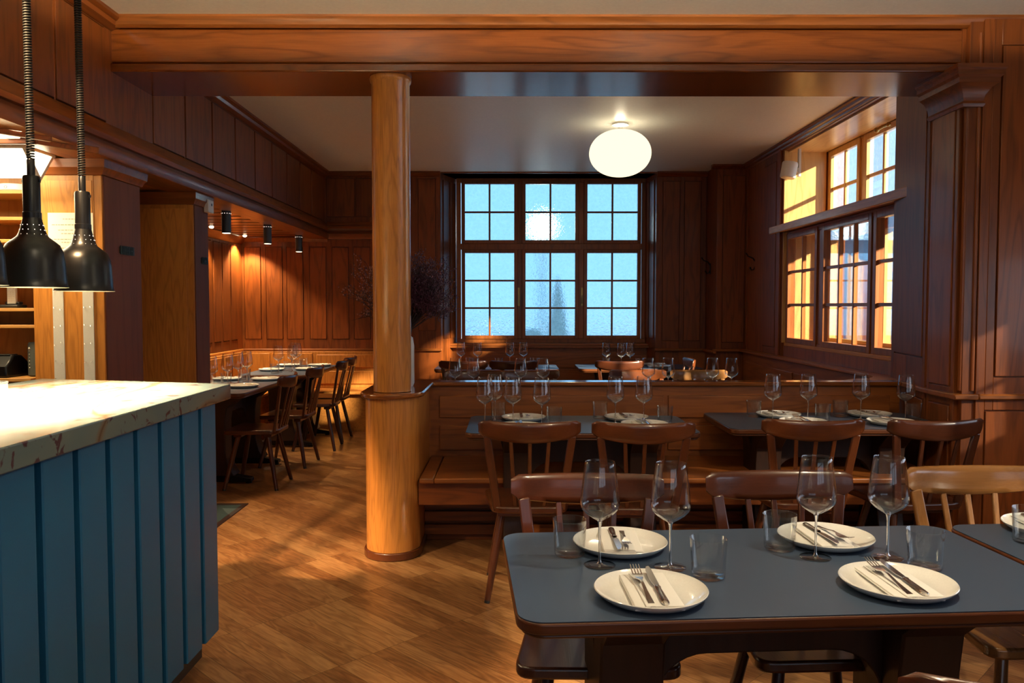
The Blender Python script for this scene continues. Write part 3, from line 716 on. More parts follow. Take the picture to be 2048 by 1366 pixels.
# bar shelf unit
t = thing('bar_shelf', 'open oak shelf unit behind the counter', 'shelf', (-3.0, 4.25, 0))
mb = MB(); mb.box(.468, .49, 0, .28, .1, 2.17); mb.box(-.9, -.88, 0, .28, .1, 2.17); build('side_panel', mb, 'shelf_z', parent=t, bevel=.003)
for z in (1.995, 1.855, 1.737, 1.578, 1.371, 1.281, 1.0):
    mb = MB(); mb.box(-.88, .468, .01 if z > 1.1 else -.05, .28, z, z + .018); build('shelf', mb, 'shelf', parent=t, bevel=.002)
mb = MB(); mb.box(-.88, .468, .285, .295, .1, 2.17); build('back_panel', mb, 'shelf_z', parent=t)
t = thing('wifi_router', 'flat white rounded device on the top bar shelf', 'router', (-2.70, 4.40, 2.0135))
mb = MB(); mb.lathe([(.001, 0), (.085, 0), (.098, .012), (.098, .034), (.09, .044), (.001, .046)], 32); build('body', mb, 'white', parent=t)
mb = MB(); mb.lathe([(.006, 0), (.008, 0), (.008, .001), (.006, .001)], 16, (0, 0, 0)); mb.v = [(x, -.0985 + z, y + .024) for x, y, z in mb.v]; build('mark', mb, 'grey', parent=t)
t = thing('cordless_phone', 'silver cordless phone standing in black base on bar shelf', 'phone', (-2.72, 4.36, 1.389))
mb = MB(); mb.box(-.05, .055, -.04, .05, 0, .018); mb.box(-.04, .04, .0, .04, .018, .035); build('base', mb, 'blackmatt', parent=t, bevel=.006)
mb = MB(); mb.box(-.024, .024, -.005, .018, .02, .165); ph = build('handset', mb, 'white', parent=t, bevel=.006, bseg=3)
mb = MB()
for i in range(3):
    for j in range(5): mb.box(-.017 + i * .0125, -.009 + i * .0125, -.007, -.004, .035 + j * .012, .042 + j * .012)
build('keys', mb, 'plaster', parent=ph)
mb = MB(); mb.box(-.019, .019, -.0065, -.004, .115, .152); build('display', mb, 'tube', parent=ph)
mb = MB(); mb.lathe([(.001, -.008), (.009, -.008), (.009, -.004)], 16); mb.v = [(x, z, y + .104) for x, y, z in mb.v]; build('dial', mb, 'white', parent=ph)
t = thing('card_terminal', 'black wedge-shaped card terminal on the lowest bar shelf', 'card terminal', (-2.74, 4.33, 1.018))
mb = MB(); mb.prism([(-.11, 0), (.11, 0), (.11, .06), (.03, .115), (-.04, .12), (-.11, .06)], -.07, .07, lambda a, b, c: (c, a, b)); build('body', mb, 'black', parent=t, bevel=.01, bseg=3)
mb = MB(); mb.box(-.05, .05, -.05, .02, .1175, .121); build('display', mb, 'tube', parent=t)
t = thing('bluetooth_speaker', 'grey-green cylindrical wireless speaker standing on lowest bar shelf', 'speaker', (-2.575, 4.34, 1.018))
mb = MB(); mb.lathe([(.001, 0), (.038, 0), (.046, .008), (.046, .172), (.040, .186), (.001, .188)], 28); build('body', mb, 'grey', parent=t)
mb = MB()
for i in range(7): mb.ball((-.018, -.0445, .05 + i * .018), .0028, 6, 4)
mb.ball((-.018, -.043, .152), .006, 8, 5); build('buttons', mb, 'white', parent=t)

# bar ceiling light and battens
t = thing('fluorescent_light', 'bright prism-shaped ceiling light above the bar shelves', 'light', (-2.6, 4.06, 2.12))
mb = MB(); mb.prism([(-.11, .05), (.0, -.075), (.11, .05)], -.7, .215, lambda a, b, c: (c, a, b)); build('diffuser', mb, 'fluor', parent=t)
mb = MB(); mb.box(-.72, .235, -.13, .13, .05, .066)
for x in (-.72, .217): mb.prism([(-.125, .05), (.0, -.092), (.125, .05), (.105, .05), (.0, -.07), (-.105, .05)], x, x + .014, lambda a, b, c: (c, a, b))
build('housing', mb, 'white', parent=t)
lamp('bar_light', 'AREA', (-2.75, 4.0, 2.02), 10, (1.0, .72, .36), target=(-2.75, 3.6, 0.6), shape='RECTANGLE', size=.8, size_y=.15)
t = thing('panel_light', 'glowing ceiling panel above the bar, framed by wooden battens', 'light', (-2.45, 3.55, 2.172))
mb = MB(); mb.prism([(-.6, -.17), (.12, -.17), (.30, .0), (.20, .15), (-.6, .15)], -.004, .012); build('diffuser', mb, 'fluor', parent=t)
for a, b_ in (((-.62, -.19), (.14, -.19)), ((.14, -.19), (.36, .12)), ((-.62, .17), (.26, .17)), ((.26, .17), (.42, .42))):
    mb = MB(); mb.bar((a[0], a[1], -.008), (b_[0], b_[1], -.008), .035, .022, side=(0, 0, 1)); build('batten', mb, 'panel_x', parent=t, bevel=.004)

# ------------------------------------------------------------------ bar counter
t = thing('bar_counter', 'petrol blue tongue-and-groove bar counter base', 'counter', (-1.18, 3.165, 0))
mb = MB(); mb.box(-.87, -.012, -4.6, 0, .10, 1.018); build('carcass', mb, 'blue', parent=t, bevel=.004)
for k in range(25):
    y1 = 0.0 - k * .1722; y0 = y1 - .1722 + .020
    mb = MB(); pr = [(-.012, y0), (.006, y0), (.010, y0 + .004), (.010, y1 - .016), (.004, y1 - .012), (.004, y1 - .004), (.0, y1), (-.012, y1)]
    mb.prism(pr, .10, 1.018)
    build('board', mb, 'blue', parent=t, bevel=.002)
mb = MB(); mb.box(-.84, -.05, -4.55, -.04, 0, .10); build('kick_plate', mb, 'kick', parent=t)
mb = MB(); mb.prism([(-1.148, -1.4), (-1.148, 3.262), (-1.156, 3.272), (-2.07, 3.512), (-2.07, -1.4)], 1.018, 1.08)
tag(build('stone_countertop', mb, 'marble', bevel=.004), 'thick cream marble slab lit by the heat lamps', 'countertop')
t = thing('round_tin', 'small round pale tin with dark rim on the marble counter', 'tin', (-1.935, 2.97, 1.0805))
mb = MB(); mb.lathe([(.001, 0), (.05, 0), (.05, .03), (.001, .03)], 32); build('body', mb, 'white', parent=t)
mb = MB(); mb.lathe([(.046, .030), (.052, .030), (.052, .036), (.046, .036)], 32, closed=True); build('rim', mb, 'tube', parent=t)

# ------------------------------------------------------------------ heat lamps
def heat_lamp(loc, label):
    t = thing('heat_lamp', label, 'lamp', loc, group='black heat lamps over the counter')
    out = [(.104, 0), (.101, .004), (.0985, .03), (.095, .09), (.090, .12), (.080, .143), (.062, .158), (.047, .170), (.040, .185), (.033, .21), (.028, .232)]
    inn = [(r - .003, z - .001) for r, z in out[1:]]
    mb = MB(); mb.lathe(out + inn[::-1], 48, closed=True); mb.cur = 1
    sh = build('shade', mb, ['black', 'inner'], parent=t, smooth=50)
    for p in sh.data.polygons:
        c = p.center; r_ = math.hypot(c.x, c.y)
        n_ = p.normal
        if c.x * n_.x + c.y * n_.y < 0: p.material_index = 1
    mb = MB()
    for zz, n_ in ((.176, 13), (.192, 13), (.208, 12)):
        rr = .0432 if zz == .176 else (.0385 if zz == .192 else .0342)
        for k in range(n_):
            a = 2 * pi * k / n_ + zz * 3; mb.ball((rr * cos(a), rr * sin(a), zz), .0015, 6, 4)
    build('vent_holes', mb, 'hole', parent=t)  # glowing beads stand in for bulb light leaking through vents
    mb = MB(); mb.lathe([(.001, .232), (.0285, .232), (.0285, .25), (.0265, .252), (.0265, .365), (.024, .372), (.001, .373)], 28)
    mb.box(-.026, -.030, -.004, .004, .35, .36); mb.box(.026, .030, -.004, .004, .35, .36)
    build('socket', mb, 'black', parent=t)
    mb = MB(); mb.lathe([(.001, .373), (.0125, .373), (.0125, .424), (.009, .43), (.001, .43)], 20); build('stem', mb, 'black', parent=t)
    top = Z1 - loc[2]; turns = int((top - .43) / .0088); pts = []
    for i in range(turns * 9 + 1):
        a = 2 * pi * i / 9; pts.append((.0105 * cos(a), .0105 * sin(a), .428 + (top - .43) * i / (turns * 9)))
    mb = MB(); mb.tube(pts, .0034, 5); build('coiled_cord', mb, 'cord', parent=t, smooth=80)
    mb = MB(); mb.ball((0, 0, .085), .035, 16, 10); build('bulb', mb, 'bulb', parent=t)
    lp = lamp('heat_lamp_light', 'SPOT', (loc[0], loc[1], loc[2] + .045), 200, (1.0, .78, .48), target=(loc[0], loc[1], 0), spot_size=R(125), spot_blend=.6, shadow_soft_size=.04)
heat_lamp((-1.6, 2.687, 1.462), 'black bell heat lamp on coiled cord, second along the counter')
heat_lamp((-1.6, 3.005, 1.455), 'black bell heat lamp on coiled cord, nearest the counter end')
heat_lamp((-1.6, 2.36, 1.462), 'black bell heat lamp at the picture edge, only its rim showing')

# ------------------------------------------------------------------ tube lamps, halogens, globes, speaker, hooks
for y, s in ((6.5, 'nearest the pillar'), (7.6, 'middle of the three'), (8.72, 'deepest in the alcove')):
    t = thing('tube_spotlight', 'dark grey tube ceiling spotlight, ' + s, 'spotlight', (-2.3, y, 1.99), group='tube spotlights under the slatted ceiling')
    mb = MB(); mb.lathe([(.034, 0), (.037, 0), (.037, .165), (.034, .165)], 28, closed=True); build('tube', mb, 'tube', parent=t)
    mb = MB(); mb.lathe([(.001, .165), (.037, .165), (.037, .192), (.001, .192)], 28)
    build('ceiling_cap', mb, 'tube', parent=t)
    mb = MB()
    for k in range(12): mb.ball((.037 * cos(k * pi / 6), .037 * sin(k * pi / 6), .158), .0026, 6, 4)
    build('vent_holes', mb, 'hole', parent=t)  # glowing beads in place of light leaking from the tube
    mb = MB(); mb.lathe([(.001, -.002), (.030, -.001), (.0335, .003), (.0335, .010), (.001, .010)], 24); build('lens', mb, 'tubeglow', parent=t)
    lamp('tube_spotlight_light', 'SPOT', (-2.3, y, 1.985), 24, WARM, target=(-2.3, y, 0), spot_size=R(100), spot_blend=.7, shadow_soft_size=.03)
for x, y, s in ((-2.98, 8.0, 'above the side wall'), (-2.98, 9.0, 'in the corner'), (-2.98, 7.0, 'hidden behind the pillar')):
    mb = MB(); mb.lathe([(.001, -.012), (.012, -.014), (.02, -.006), (.022, 0)], 16, (x, y, 2.19))
    tag(build('halogen_spot', mb, 'halo'), 'tiny glowing halogen spot in the slatted ceiling ' + s, 'spotlight', 'halogen spots in the alcove ceiling')
    lamp('halogen_light', 'SPOT', (x, y, 2.165), 60, (1.0, .76, .44), target=(x - .06, y + .05, 0), spot_size=R(110), spot_blend=.5, shadow_soft_size=.02)
def globe(loc, label, up=4, down=9):
    t = thing('globe_lamp', label, 'lamp', loc)
    n = 28; prof = []
    for i in range(n + 1):
        a = pi * i / n; prof.append((max(.001, .262 * abs(sin(a)) ** .92), -.196 * cos(a)))
    mb = MB(); mb.lathe(prof, 56); build('opal_shade', mb, 'globe', parent=t)
    lamp('globe_uplight', 'SPOT', (loc[0], loc[1], loc[2] + .205), up, (1.0, .86, .60), target=(loc[0], loc[1], 9), spot_size=R(178), spot_blend=.05, shadow_soft_size=.03)
    lamp('globe_downlight', 'SPOT', (loc[0], loc[1], loc[2] - .205), down, (1.0, .82, .55), target=(loc[0], loc[1], 0), spot_size=R(172), spot_blend=.6, shadow_soft_size=.02)
    mb = MB(); mb.lathe([(.001, .19), (.02, .19), (.02, .215), (.001, .215)], 16); mb.lathe([(.001, .235), (.07, .235), (.07, Z1 - loc[2]), (.001, Z1 - loc[2])], 32); build('ceiling_mount', mb, 'white', parent=t)
globe((.932, 6.8, 2.69), 'glowing opal glass globe lamp under the rear ceiling')
globe((1.1, 1.8, 2.42), 'opal glass globe lamp above the front tables, outside the picture', 330, 42)  # unseen lamp added for ceiling glow and light on beam and plates
globe((-.9, 1.75, 2.42), 'opal glass globe lamp over the bar aisle, above the camera', 300, 8)  # second unseen lamp, added as uplight for the front ceiling
for i, (a, b_, pw, sz) in enumerate((((-1.75, 2.1, 2.86), (-1.35, 4.75, 0), 480, 26), ((-.95, 1.2, 2.86), (.05, 3.15, 0), 190, 22), ((.1, .3, 2.86), (.9, 2.0, .75), 18, 60), ((-1.2, .6, 2.86), (-.72, 4.46, 1.35), 75, 13))):
    t = thing('ceiling_spotlight', 'black ceiling spotlight outside the picture, %s' % ('over the aisle', 'over the front table end', 'over the front table', 'aimed at the column')[i], 'spotlight', a)
    d = (Vector(b_) - Vector(a)).normalized()
    mb = MB(); mb.tube([(0, 0, 0), tuple(-d * .12)], .04, 16); mb.tube([tuple(-d * .06), (0, 0, Z1 - a[2])], .01, 8); build('body', mb, 'black', parent=t)
    lamp('ceiling_spotlight_light', 'SPOT', tuple(Vector(a) + d * .03), pw, (1.0, .64, .32), target=b_, spot_size=R(sz), spot_blend=.35, shadow_soft_size=.03)
t = thing('wall_speaker', 'white cylindrical speaker hanging above the side window ledge', 'speaker', (2.59, 7.45, 2.66))
mb = MB(); mb.lathe([(.001, -.075), (.062, -.075), (.070, -.068), (.072, .06), (.066, .072), (.001, .074)], 32)
mb.v = [tuple(Matrix.Rotation(R(10), 3, 'Y') @ Vector(v)) for v in mb.v]; build('body', mb, 'white', parent=t)
mb = MB(); mb.box(.085, .105, -.02, .02, -.06, .205); mb.box(.06, .09, -.012, .012, -.02, .02); build('bracket', mb, 'white', parent=t)
for x, y, z, s in ((2.27, 9.03, 1.86, 'beside the frosted window panelling'), (2.60, 8.45, 1.87, 'next to the sunlit side wall')):
    mb = MB()
    mb.tube([(x - .004, y, z - .10), (x - .004, y, z + .02)], .008, 8)
    mb.tube([(x - .004, y, z), (x - .03, y, z + .035), (x - .08, y, z + .055), (x - .105, y, z + .09)], [.009, .007, .006, .008], 8)
    mb.tube([(x - .004, y, z - .05), (x - .02, y, z - .085), (x - .045, y, z - .09), (x - .06, y, z - .06)], [.008, .008, .008, .010], 8)
    tag(build('coat_hook', mb, 'iron'), 'black wrought iron coat hook ' + s, 'hook', 'coat hooks on the panelling')

# ------------------------------------------------------------------ vase and dried branches
t = thing('white_vase', 'tall white vase half hidden behind the column', 'vase', (-.632, 4.75, .922))
mb = MB(); mb.lathe([(.001, 0), (.052, 0), (.060, .02), (.060, .24), (.052, .29), (.030, .306), (.024, .308), (.022, .29), (.022, .05), (.001, .05)], 32); build('body', mb, 'vase', parent=t)
db = thing('dried_branches', 'bushy dried purple berry branches in the white vase', 'dried plant', (-.632, 4.75, 1.1))
rr = random.Random(11); st = MB(); be = MB()
tips = []
for i in range(150):
    right = rr.random() < .68
    ang = rr.gauss(0, 1)
    if right: dx = rr.uniform(-.02, .275); top = rr.uniform(.30, .60) - max(0, dx - .12) * .7
    else: dx = -rr.uniform(.02, .36); top = rr.uniform(.25, .60) + dx * .15
    dy = rr.uniform(-.12, .12); 
    p0 = Vector((rr.uniform(-.014, .014), rr.uniform(-.014, .014), .0)); p1 = Vector((dx * .18, dy * .2, .17 + rr.uniform(-.01, .02)))
    p3 = Vector((dx, dy, top)); p2 = p1.lerp(p3, .5) + Vector((dx * .08, 0, .05))
    st.tube([p0, p1, p2, p3], [.0022, .0020, .0014, .0007], 4)
    for j in range(8 if right else 5):
        a = rr.uniform(.35, 1.0); b0 = p2.lerp(p3, max(0, (a - .5) * 2)) if a > .5 else p1.lerp(p2, a * 2)
        d = Vector((rr.gauss(0, .04), rr.gauss(0, .035), rr.uniform(.0, .075))); b1 = b0 + d
        b1.x = min(b1.x, .305); st.tube([b0, b1], [.0009, .0006], 3, caps=False)
        for q in range(9 if right else 5):
            c = b0.lerp(b1, rr.uniform(.3, 1.1)) + Vector((rr.gauss(0, .008),) * 1 + (rr.gauss(0, .008), rr.gauss(0, .008)))
            be.cur = 0 if (right or rr.random() < .4) else 1; be.ball(c, rr.uniform(.0026, .0050), 5, 3)
build('stems', st, 'stem', parent=db); tag(build('berries', be, ['berry', 'berryl'], parent=db), kind='stuff')

# ------------------------------------------------------------------ chairs
def make_chair(kind, name='dining_chair'):
    cx, cy_, cz = M[kind + '_x'], M[kind + '_y'], M[kind + '_z']
    t = thing(name, 'x', 'chair')
    # seat
    pts = []
    for (x, y, r) in ((.225, .20, .06), (-.225, .20, .06), (-.175, -.205, .07), (.175, -.205, .07)):
        pts.append((x, y, r))
    poly = []; n = len(pts)
    for i in range(n):
        p = Vector(pts[i][:2]); a = (Vector(pts[i - 1][:2]) - p).normalized(); b = (Vector(pts[(i + 1) % n][:2]) - p).normalized(); r = pts[i][2]
        for k in range(7):
            s = k / 6; poly.append(tuple(p + a * r * (1 - s) ** 2 + b * r * s ** 2))
    mb = MB(); mb.prism(poly, .425, .458); build('seat', mb, cy_, parent=t, bevel=.008, bseg=3)
    for y in (-.12, .11):
        mb = MB(); mb.box(-.15, .15, y - .03, y + .03, .398, .4255); build('batten', mb, cx, parent=t, bevel=.005)
    for sx, sy in ((1, 1), (-1, 1), (1, -1), (-1, -1)):
        mb = MB(); top = Vector((sx * .13, .11 if sy > 0 else -.12, .40)); bot = Vector((sx * .20, sy * .20, 0.0))
        mb.tube([bot, bot.lerp(top, .03)], [.0135, .014], 14); mb.cur = 1
        mb.tube([bot.lerp(top, .03), bot.lerp(top, .55), top], [.0145, .0185, .017], 14)
        build('leg', mb, ['blackmatt', cz], parent=t, smooth=50)
    # stiles
    for sx in (1, -1):
        mb = MB(); mb.bar((sx * .150, -.175, .44), (sx * .198, -.238, .80), .040, .022, .036, .018); build('stile', mb, cz, parent=t, bevel=.005)
    for x0, x1, y1 in ((0, 0, -.282), (.068, .088, -.272), (-.068, -.088, -.272)):
        mb = MB(); mb.bar((x0, -.185, .45), (x1, y1, .785), .020, .013, .018, .012); build('spindle', mb, cz, parent=t, bevel=.003)
    # top rail
    mb = MB(); N = 20; K = 10; vs = []
    for i in range(N + 1):
        s = -1 + 2 * i / N; x = .238 * s; yc = -.286 + .058 * s * s
        zt = .868 + .006 * s * s; hh = .098 - .026 * s * s; th = .024
        e_ = max(0, (abs(s) - .88) / .12); sc = math.sqrt(max(.02, 1 - e_ * e_)); shz = 1 - .45 * (1 - sc)
        zc = zt - hh / 2 - .0
        for k in range(K):
            a = 2 * pi * (k + .5) / K; ca, sa = cos(a), sin(a)
            px = (abs(ca) ** .45) * (1 if ca > 0 else -1); pz = (abs(sa) ** .55) * (1 if sa > 0 else -1)
            lean = -.12 * (pz * hh / 2)
            vs.append((x, yc + px * th / 2 * sc + lean, zc + pz * hh / 2 * shz))
    fs = []
    for i in range(N):
        for k in range(K):
            k2 = (k + 1) % K; fs.append((i * K + k, i * K + k2, (i + 1) * K + k2, (i + 1) * K + k))
    fs += [tuple(range(K))[::-1], tuple(N * K + k for k in range(K))]
    mb.add(vs, fs); build('top_rail', mb, cx, parent=t, smooth=60)
    return t
protos = {k: make_chair(k) for k in ('chair', 'chairm', 'chairl')}
used = set()
def chair(kind, x, y, rz, label, group):
    p = protos[kind]
    if kind not in used:
        used.add(kind); p.location = (x, y, 0); p.rotation_euler = (0, 0, rz); tag(p, label, 'chair', group); return p
    c = dup(p, (x, y, 0), rz, label, group); return c
G1, G2, G3, G4 = 'chairs at the front tables', 'chairs facing the partition bench', 'chairs along the alcove tables', 'chairs in the rear room'
chair('chair', .237, 2.23, pi - R(1), 'dark stained chair tucked under the far side of the front table, counter end', G1)
chair('chair', .868, 2.275, pi + R(3), 'dark stained chair under the front table, middle of its far side', G1)
chair('chairl', 1.535, 2.35, pi + R(2), 'light oak chair behind the gap between the two front tables', G1)
chair('chairm', .80, 1.372, R(1), 'chair whose top rail just shows along the bottom edge', G1)
chair('chairm', .091, 3.90, R(0), 'brown chair nearest the column, back towards the front table', G2)
chair('chairm', .622, 3.87, R(-2), 'brown chair with broad rail, second from the column', G2)
chair('chairm', 1.443, 3.955, R(-4), 'brown chair with sunlit rail end, third from the column', G2)
chair('chair', 1.985, 3.955, R(5), 'dark chair nearest the window pier at the partition table', G2)
chair('chairm', -1.97, 6.19, R(90), 'brown chair nearest the counter in the alcove row', G3)
chair('chairm', -1.955, 7.02, R(87), 'brown chair second from the counter in the alcove row', G3)
chair('chair', -1.90, 7.83, R(92), 'dark chair third from the counter in the alcove row', G3)
chair('chair', -1.915, 8.34, R(88), 'dark chair deepest in the alcove row', G3)
for x, k, s in ((-.30, 'chairm', 'nearest the column'), (.175, 'chairm', 'second from the column'), (1.06, 'chairm', 'third from the column'), (1.565, 'chairl', 'with pale lit rail')):
    chair(k, x, 6.33, pi + R(1), 'chair just behind the partition facing the camera, ' + s, G4)
for x, s in ((-.452, 'nearest the vase'), (.034, 'second from the vase'), (1.06, 'third from the vase')):
    chair('chair', x, 7.93, R(0), 'dark chair with its back to the partition by bay tables, ' + s, G4)
chair('chairm', 1.56, 8.0, R(90), 'chair seen end-on beside the far bay table', G4)

# ------------------------------------------------------------------ tables
def rrect(w_, d_, r, n=8):
    out = []
    for cx, cy, a0 in ((w_ / 2 - r, d_ / 2 - r, 0), (-w_ / 2 + r, d_ / 2 - r, 90), (-w_ / 2 + r, -d_ / 2 + r, 180), (w_ / 2 - r, -d_ / 2 + r, 270)):
        for i in range(n + 1): a = R(a0 + 90 * i / n); out.append((cx + r * cos(a), cy + r * sin(a)))
    return out
def make_table(w_, d_):
    t = thing('dining_table', 'x', 'table')
    mb = MB(); mb.prism(rrect(w_ - .006, d_ - .006, .057), .7385, .7405); build('laminate_top', mb, 'slate', parent=t)
    mb = MB(); mb.prism(rrect(w_, d_, .06), .712, .7385); mb.prism(rrect(w_ - .02, d_ - .02, .055), .70, .712); build('wood_edge', mb, 'edge', parent=t, bevel=.006, bseg=3)
    # arched trestle
    x0, x1, r, zt, zb = -.44, -.29, .13, .70, .53
    prof = [(-.47, zt), (-.445, .60), (x0, .5), (x0, .11), (x1, .11), (x1, zb - r)]
    for i in range(1, 9): a = R(180 - 90 * i / 8); prof.append((x1 + r + r * cos(a), zb - r + r * sin(a)))
    prof += [(-x, z) for x, z in prof[::-1]]
    mb = MB(); mb.prism(prof, -.035, .035, lambda a, b, c: (a * w_ / 1.3, c, b)); build('arched_stretcher', mb, 'trestle', parent=t, bevel=.004)
    for s in (-1, 1):
        xc = s * .365 * w_ / 1.3
        mb = MB(); pr = [(-.26, .70), (-.20, .66), (-.13, .60), (-.115, .5), (-.115, .25), (-.14, .14), (-.18, .07)]; pr += [(-a, b) for a, b in pr[::-1]]
        mb.prism(pr, -.078, .078, lambda a, b, c: (xc + c, a, b)); build('pedestal', mb, 'trestle', parent=t, bevel=.006)
        mb = MB(); mb.prism([(-.30, .015), (-.30, .045), (-.12, .075), (.12, .075), (.30, .045), (.30, .015)], -.04, .04, lambda a, b, c: (xc + c, a, b))
        for q in (-.27, .27): mb.lathe([(.001, 0), (.025, 0), (.025, .015), (.001, .015)], 14, (xc, q, 0))
        build('foot', mb, 'iron', parent=t, bevel=.004)
    return t
tp = make_table(1.315, .665)
tables = []
def table(x, y, rz, label, first=[True]):
    if first[0]: first[0] = False; tp.location = (x, y, 0); tp.rotation_euler = (0, 0, rz); tag(tp, label, 'table', 'blue-topped trestle tables'); return tp
    return dup(tp, (x, y, 0), rz, label, 'blue-topped trestle tables')
table(.652, 2.0, R(3.6), 'slate blue table closest to the camera, beside the aisle')
table(1.985, 2.085, R(3.6), 'slate blue front table cut off by the picture edge')
table(.383, 4.44, 0, 'slate blue table before the partition, nearest the column').scale = (.94, 1, 1)
table(1.805, 4.575, 0, 'slate blue table before the partition, nearest the window pier').scale = (.94, 1, 1)
table(-.02, 6.0, 0, 'slate blue table just behind the partition, column side')
table(1.43, 6.0, 0, 'slate blue table just behind the partition, window side')
table(-.14, 8.62, 0, 'slate blue table at the bay window, nearest the vase')
table(1.385, 8.67, 0, 'slate blue table at the bay window, nearest the coat hooks')
table(-2.34, 6.63, R(90), 'dark table in the alcove nearest the counter')
table(-2.26, 8.26, R(90), 'dark table deepest in the lit alcove')

# ------------------------------------------------------------------ tableware
TZ = .7408
def make_plate():
    mb = MB(); mb.lathe([(.001, .006), (.085, .006), (.105, .009), (.122, .018), (.127, .023), (.1285, .0215), (.126, .017), (.112, .005), (.095, 0), (.001, 0)], 64)
    return build('dinner_plate', mb, 'china', smooth=60)
def make_napkin():
    mb = MB(); w_, h_ = .054, .106
    def layer(x0, x1, z0, z1):
        # folded slab with rounded long edges
        pr = []
        r = (z1 - z0) / 2
        for i in range(7): a = R(-90 + 180 * i / 6); pr.append((x1 - r + r * cos(a), (z0 + z1) / 2 + r * sin(a)))
        for i in range(7): a = R(90 + 180 * i / 6); pr.append((x0 + r + r * cos(a), (z0 + z1) / 2 + r * sin(a)))
        mb.prism(pr, -h_, h_, lambda a, b, c: (a, c, b + .0035 * (abs(c) / h_) ** 3))
    layer(-w_, w_, 0, .0035); layer(-w_ + .002, w_ - .004, .0035, .007); layer(-.030, w_ - .001, .007, .0105)
    return build('folded_napkin', mb, 'linen', smooth=60)
def make_fork():
    mb = MB()
    cl = [(0, .0045, .0000), (.01, .0075, .0), (.04, .0062, .001), (.08, .0040, .004), (.115, .0030, .008), (.135, .0032, .0075), (.148, .0085, .005), (.165, .0118, .0035), (.175, .0120, .004)]
    vs = []
    for y, hw, z in cl:
        th = .0012 if y > .03 else .0016
        vs += [(-hw, y, z - th), (hw, y, z - th), (hw, y, z + th), (-hw, y, z + th)]
    fs = [(0, 3, 2, 1)[::-1]]
    for i in range(len(cl) - 1):
        for k in range(4): k2 = (k + 1) % 4; fs.append((i * 4 + k, i * 4 + k2, i * 4 + 4 + k2, i * 4 + 4 + k))
    n = len(cl) - 1; fs.append((n * 4, n * 4 + 1, n * 4 + 2, n * 4 + 3))
    mb.add(vs, fs)
    for k in range(4):
        x = -.0102 + k * .0068
        mb.bar((x, .173, .004), (x, .195, .0075), .0030, .0022, .0026, .002); mb.bar((x, .194, .0074), (x * .98, .213, .013), .0026, .002, .0014, .0012)
    return build('fork', mb, 'steel', smooth=50)
def make_knife():
    mb = MB()
    hd = [(0, .004, .003), (.006, .0088, .005), (.02, .0092, .0055), (.06, .0078, .0048), (.088, .0062, .004), (.094, .0080, .0048), (.100, .0058, .0036)]
    pts = []
    vs = []
    for y, hw, hz in hd:
        for k in range(10):
            a = 2 * pi * k / 10; vs.append((hw * cos(a), y, .0055 + hz * sin(a)))
    fs = [tuple(range(10))]
    for i in range(len(hd) - 1):
        for k in range(10): k2 = (k + 1) % 10; fs.append((i * 10 + k, (i + 1) * 10 + k, (i + 1) * 10 + k2, i * 10 + k2))
    mb.add(vs, fs)
    bl = [(-.004, .10), (-.0085, .125), (-.0095, .17), (-.0085, .20), (-.003, .222), (.004, .226), (.0062, .21), (.0062, .10)]
    mb.prism(bl, .0042, .0060)
    return build('table_knife', mb, 'steel', smooth=50)
def make_wine():
    t = thing('wine_glass', 'x', 'wine glass')
    out = [(.0045, .112), (.008, .116), (.020, .123), (.036, .134), (.047, .146), (.0505, .158), (.0498, .172), (.0455, .21), (.0395, .255), (.0380, .2655)]
    inn = [(max(.001, r - .0012), z + (.003 if z < .13 else 0)) for r, z in out]
    mb = MB(); mb.lathe(out + [(.0374, .2662)] + inn[::-1][:-1] + [(.001, .119)], 40); build('bowl', mb, 'bowlglass', parent=t, smooth=80)
    mb = MB(); mb.lathe([(.001, .1185), (.006, .117), (.0062, .113), (.0045, .107), (.0031, .095), (.0028, .05), (.0030, .02), (.0042, .009), (.008, .0052)], 16); build('stem', mb, 'glass', parent=t, smooth=80)
    mb = MB(); mb.lathe([(.001, .0052), (.010, .0048), (.022, .0028), (.0395, .0018), (.0402, .001), (.0395, 0), (.001, .0004)], 40); build('foot', mb, 'bowlglass', parent=t, smooth=80)
    return t
def make_tumbler():
    mb = MB(); mb.lathe([(.001, 0), (.036, 0), (.0395, .003), (.0405, .010), (.0450, .0955), (.0442, .0962), (.0434, .0955), (.0385, .014), (.034, .009), (.001, .008)], 40)
    return build('water_tumbler', mb, 'tumbler', smooth=50)
P = {'plate': make_plate(), 'napkin': make_napkin(), 'fork': make_fork(), 'knife': make_knife(), 'wine': make_wine(), 'tumbler': make_tumbler()}
CAT = {'plate': 'plate', 'napkin': 'napkin', 'fork': 'fork', 'knife': 'knife', 'wine': 'wine glass', 'tumbler': 'water glass'}
DESC = {'plate': 'white round plate', 'napkin': 'folded white napkin on plate', 'fork': 'silver fork lying on napkin', 'knife': 'silver table knife on napkin', 'wine': 'tall stemmed wine glass', 'tumbler': 'short clear tumbler'}
GRP = {'plate': 'plates laid on the tables', 'napkin': 'folded napkins on the plates', 'fork': 'forks on the napkins', 'knife': 'knives on the napkins', 'wine': 'wine glasses on the tables', 'tumbler': 'water tumblers on the tables'}
first = set()
def put(kind, x, y, z, rz, where, tilt=None):
    lab = DESC[kind] + ', ' + where
    p = P[kind]
    if kind not in first:
        first.add(kind); o = p; o.location = (x, y, z); o.rotation_euler = (0, 0, rz); tag(o, lab, CAT[kind], GRP[kind])
    else:
        o = dup(p, (x, y, z), rz, lab, GRP[kind]); tag(o, cat=CAT[kind])
    if tilt: o.rotation_euler = (tilt, 0, rz)
    return o
rs = random.Random(21)
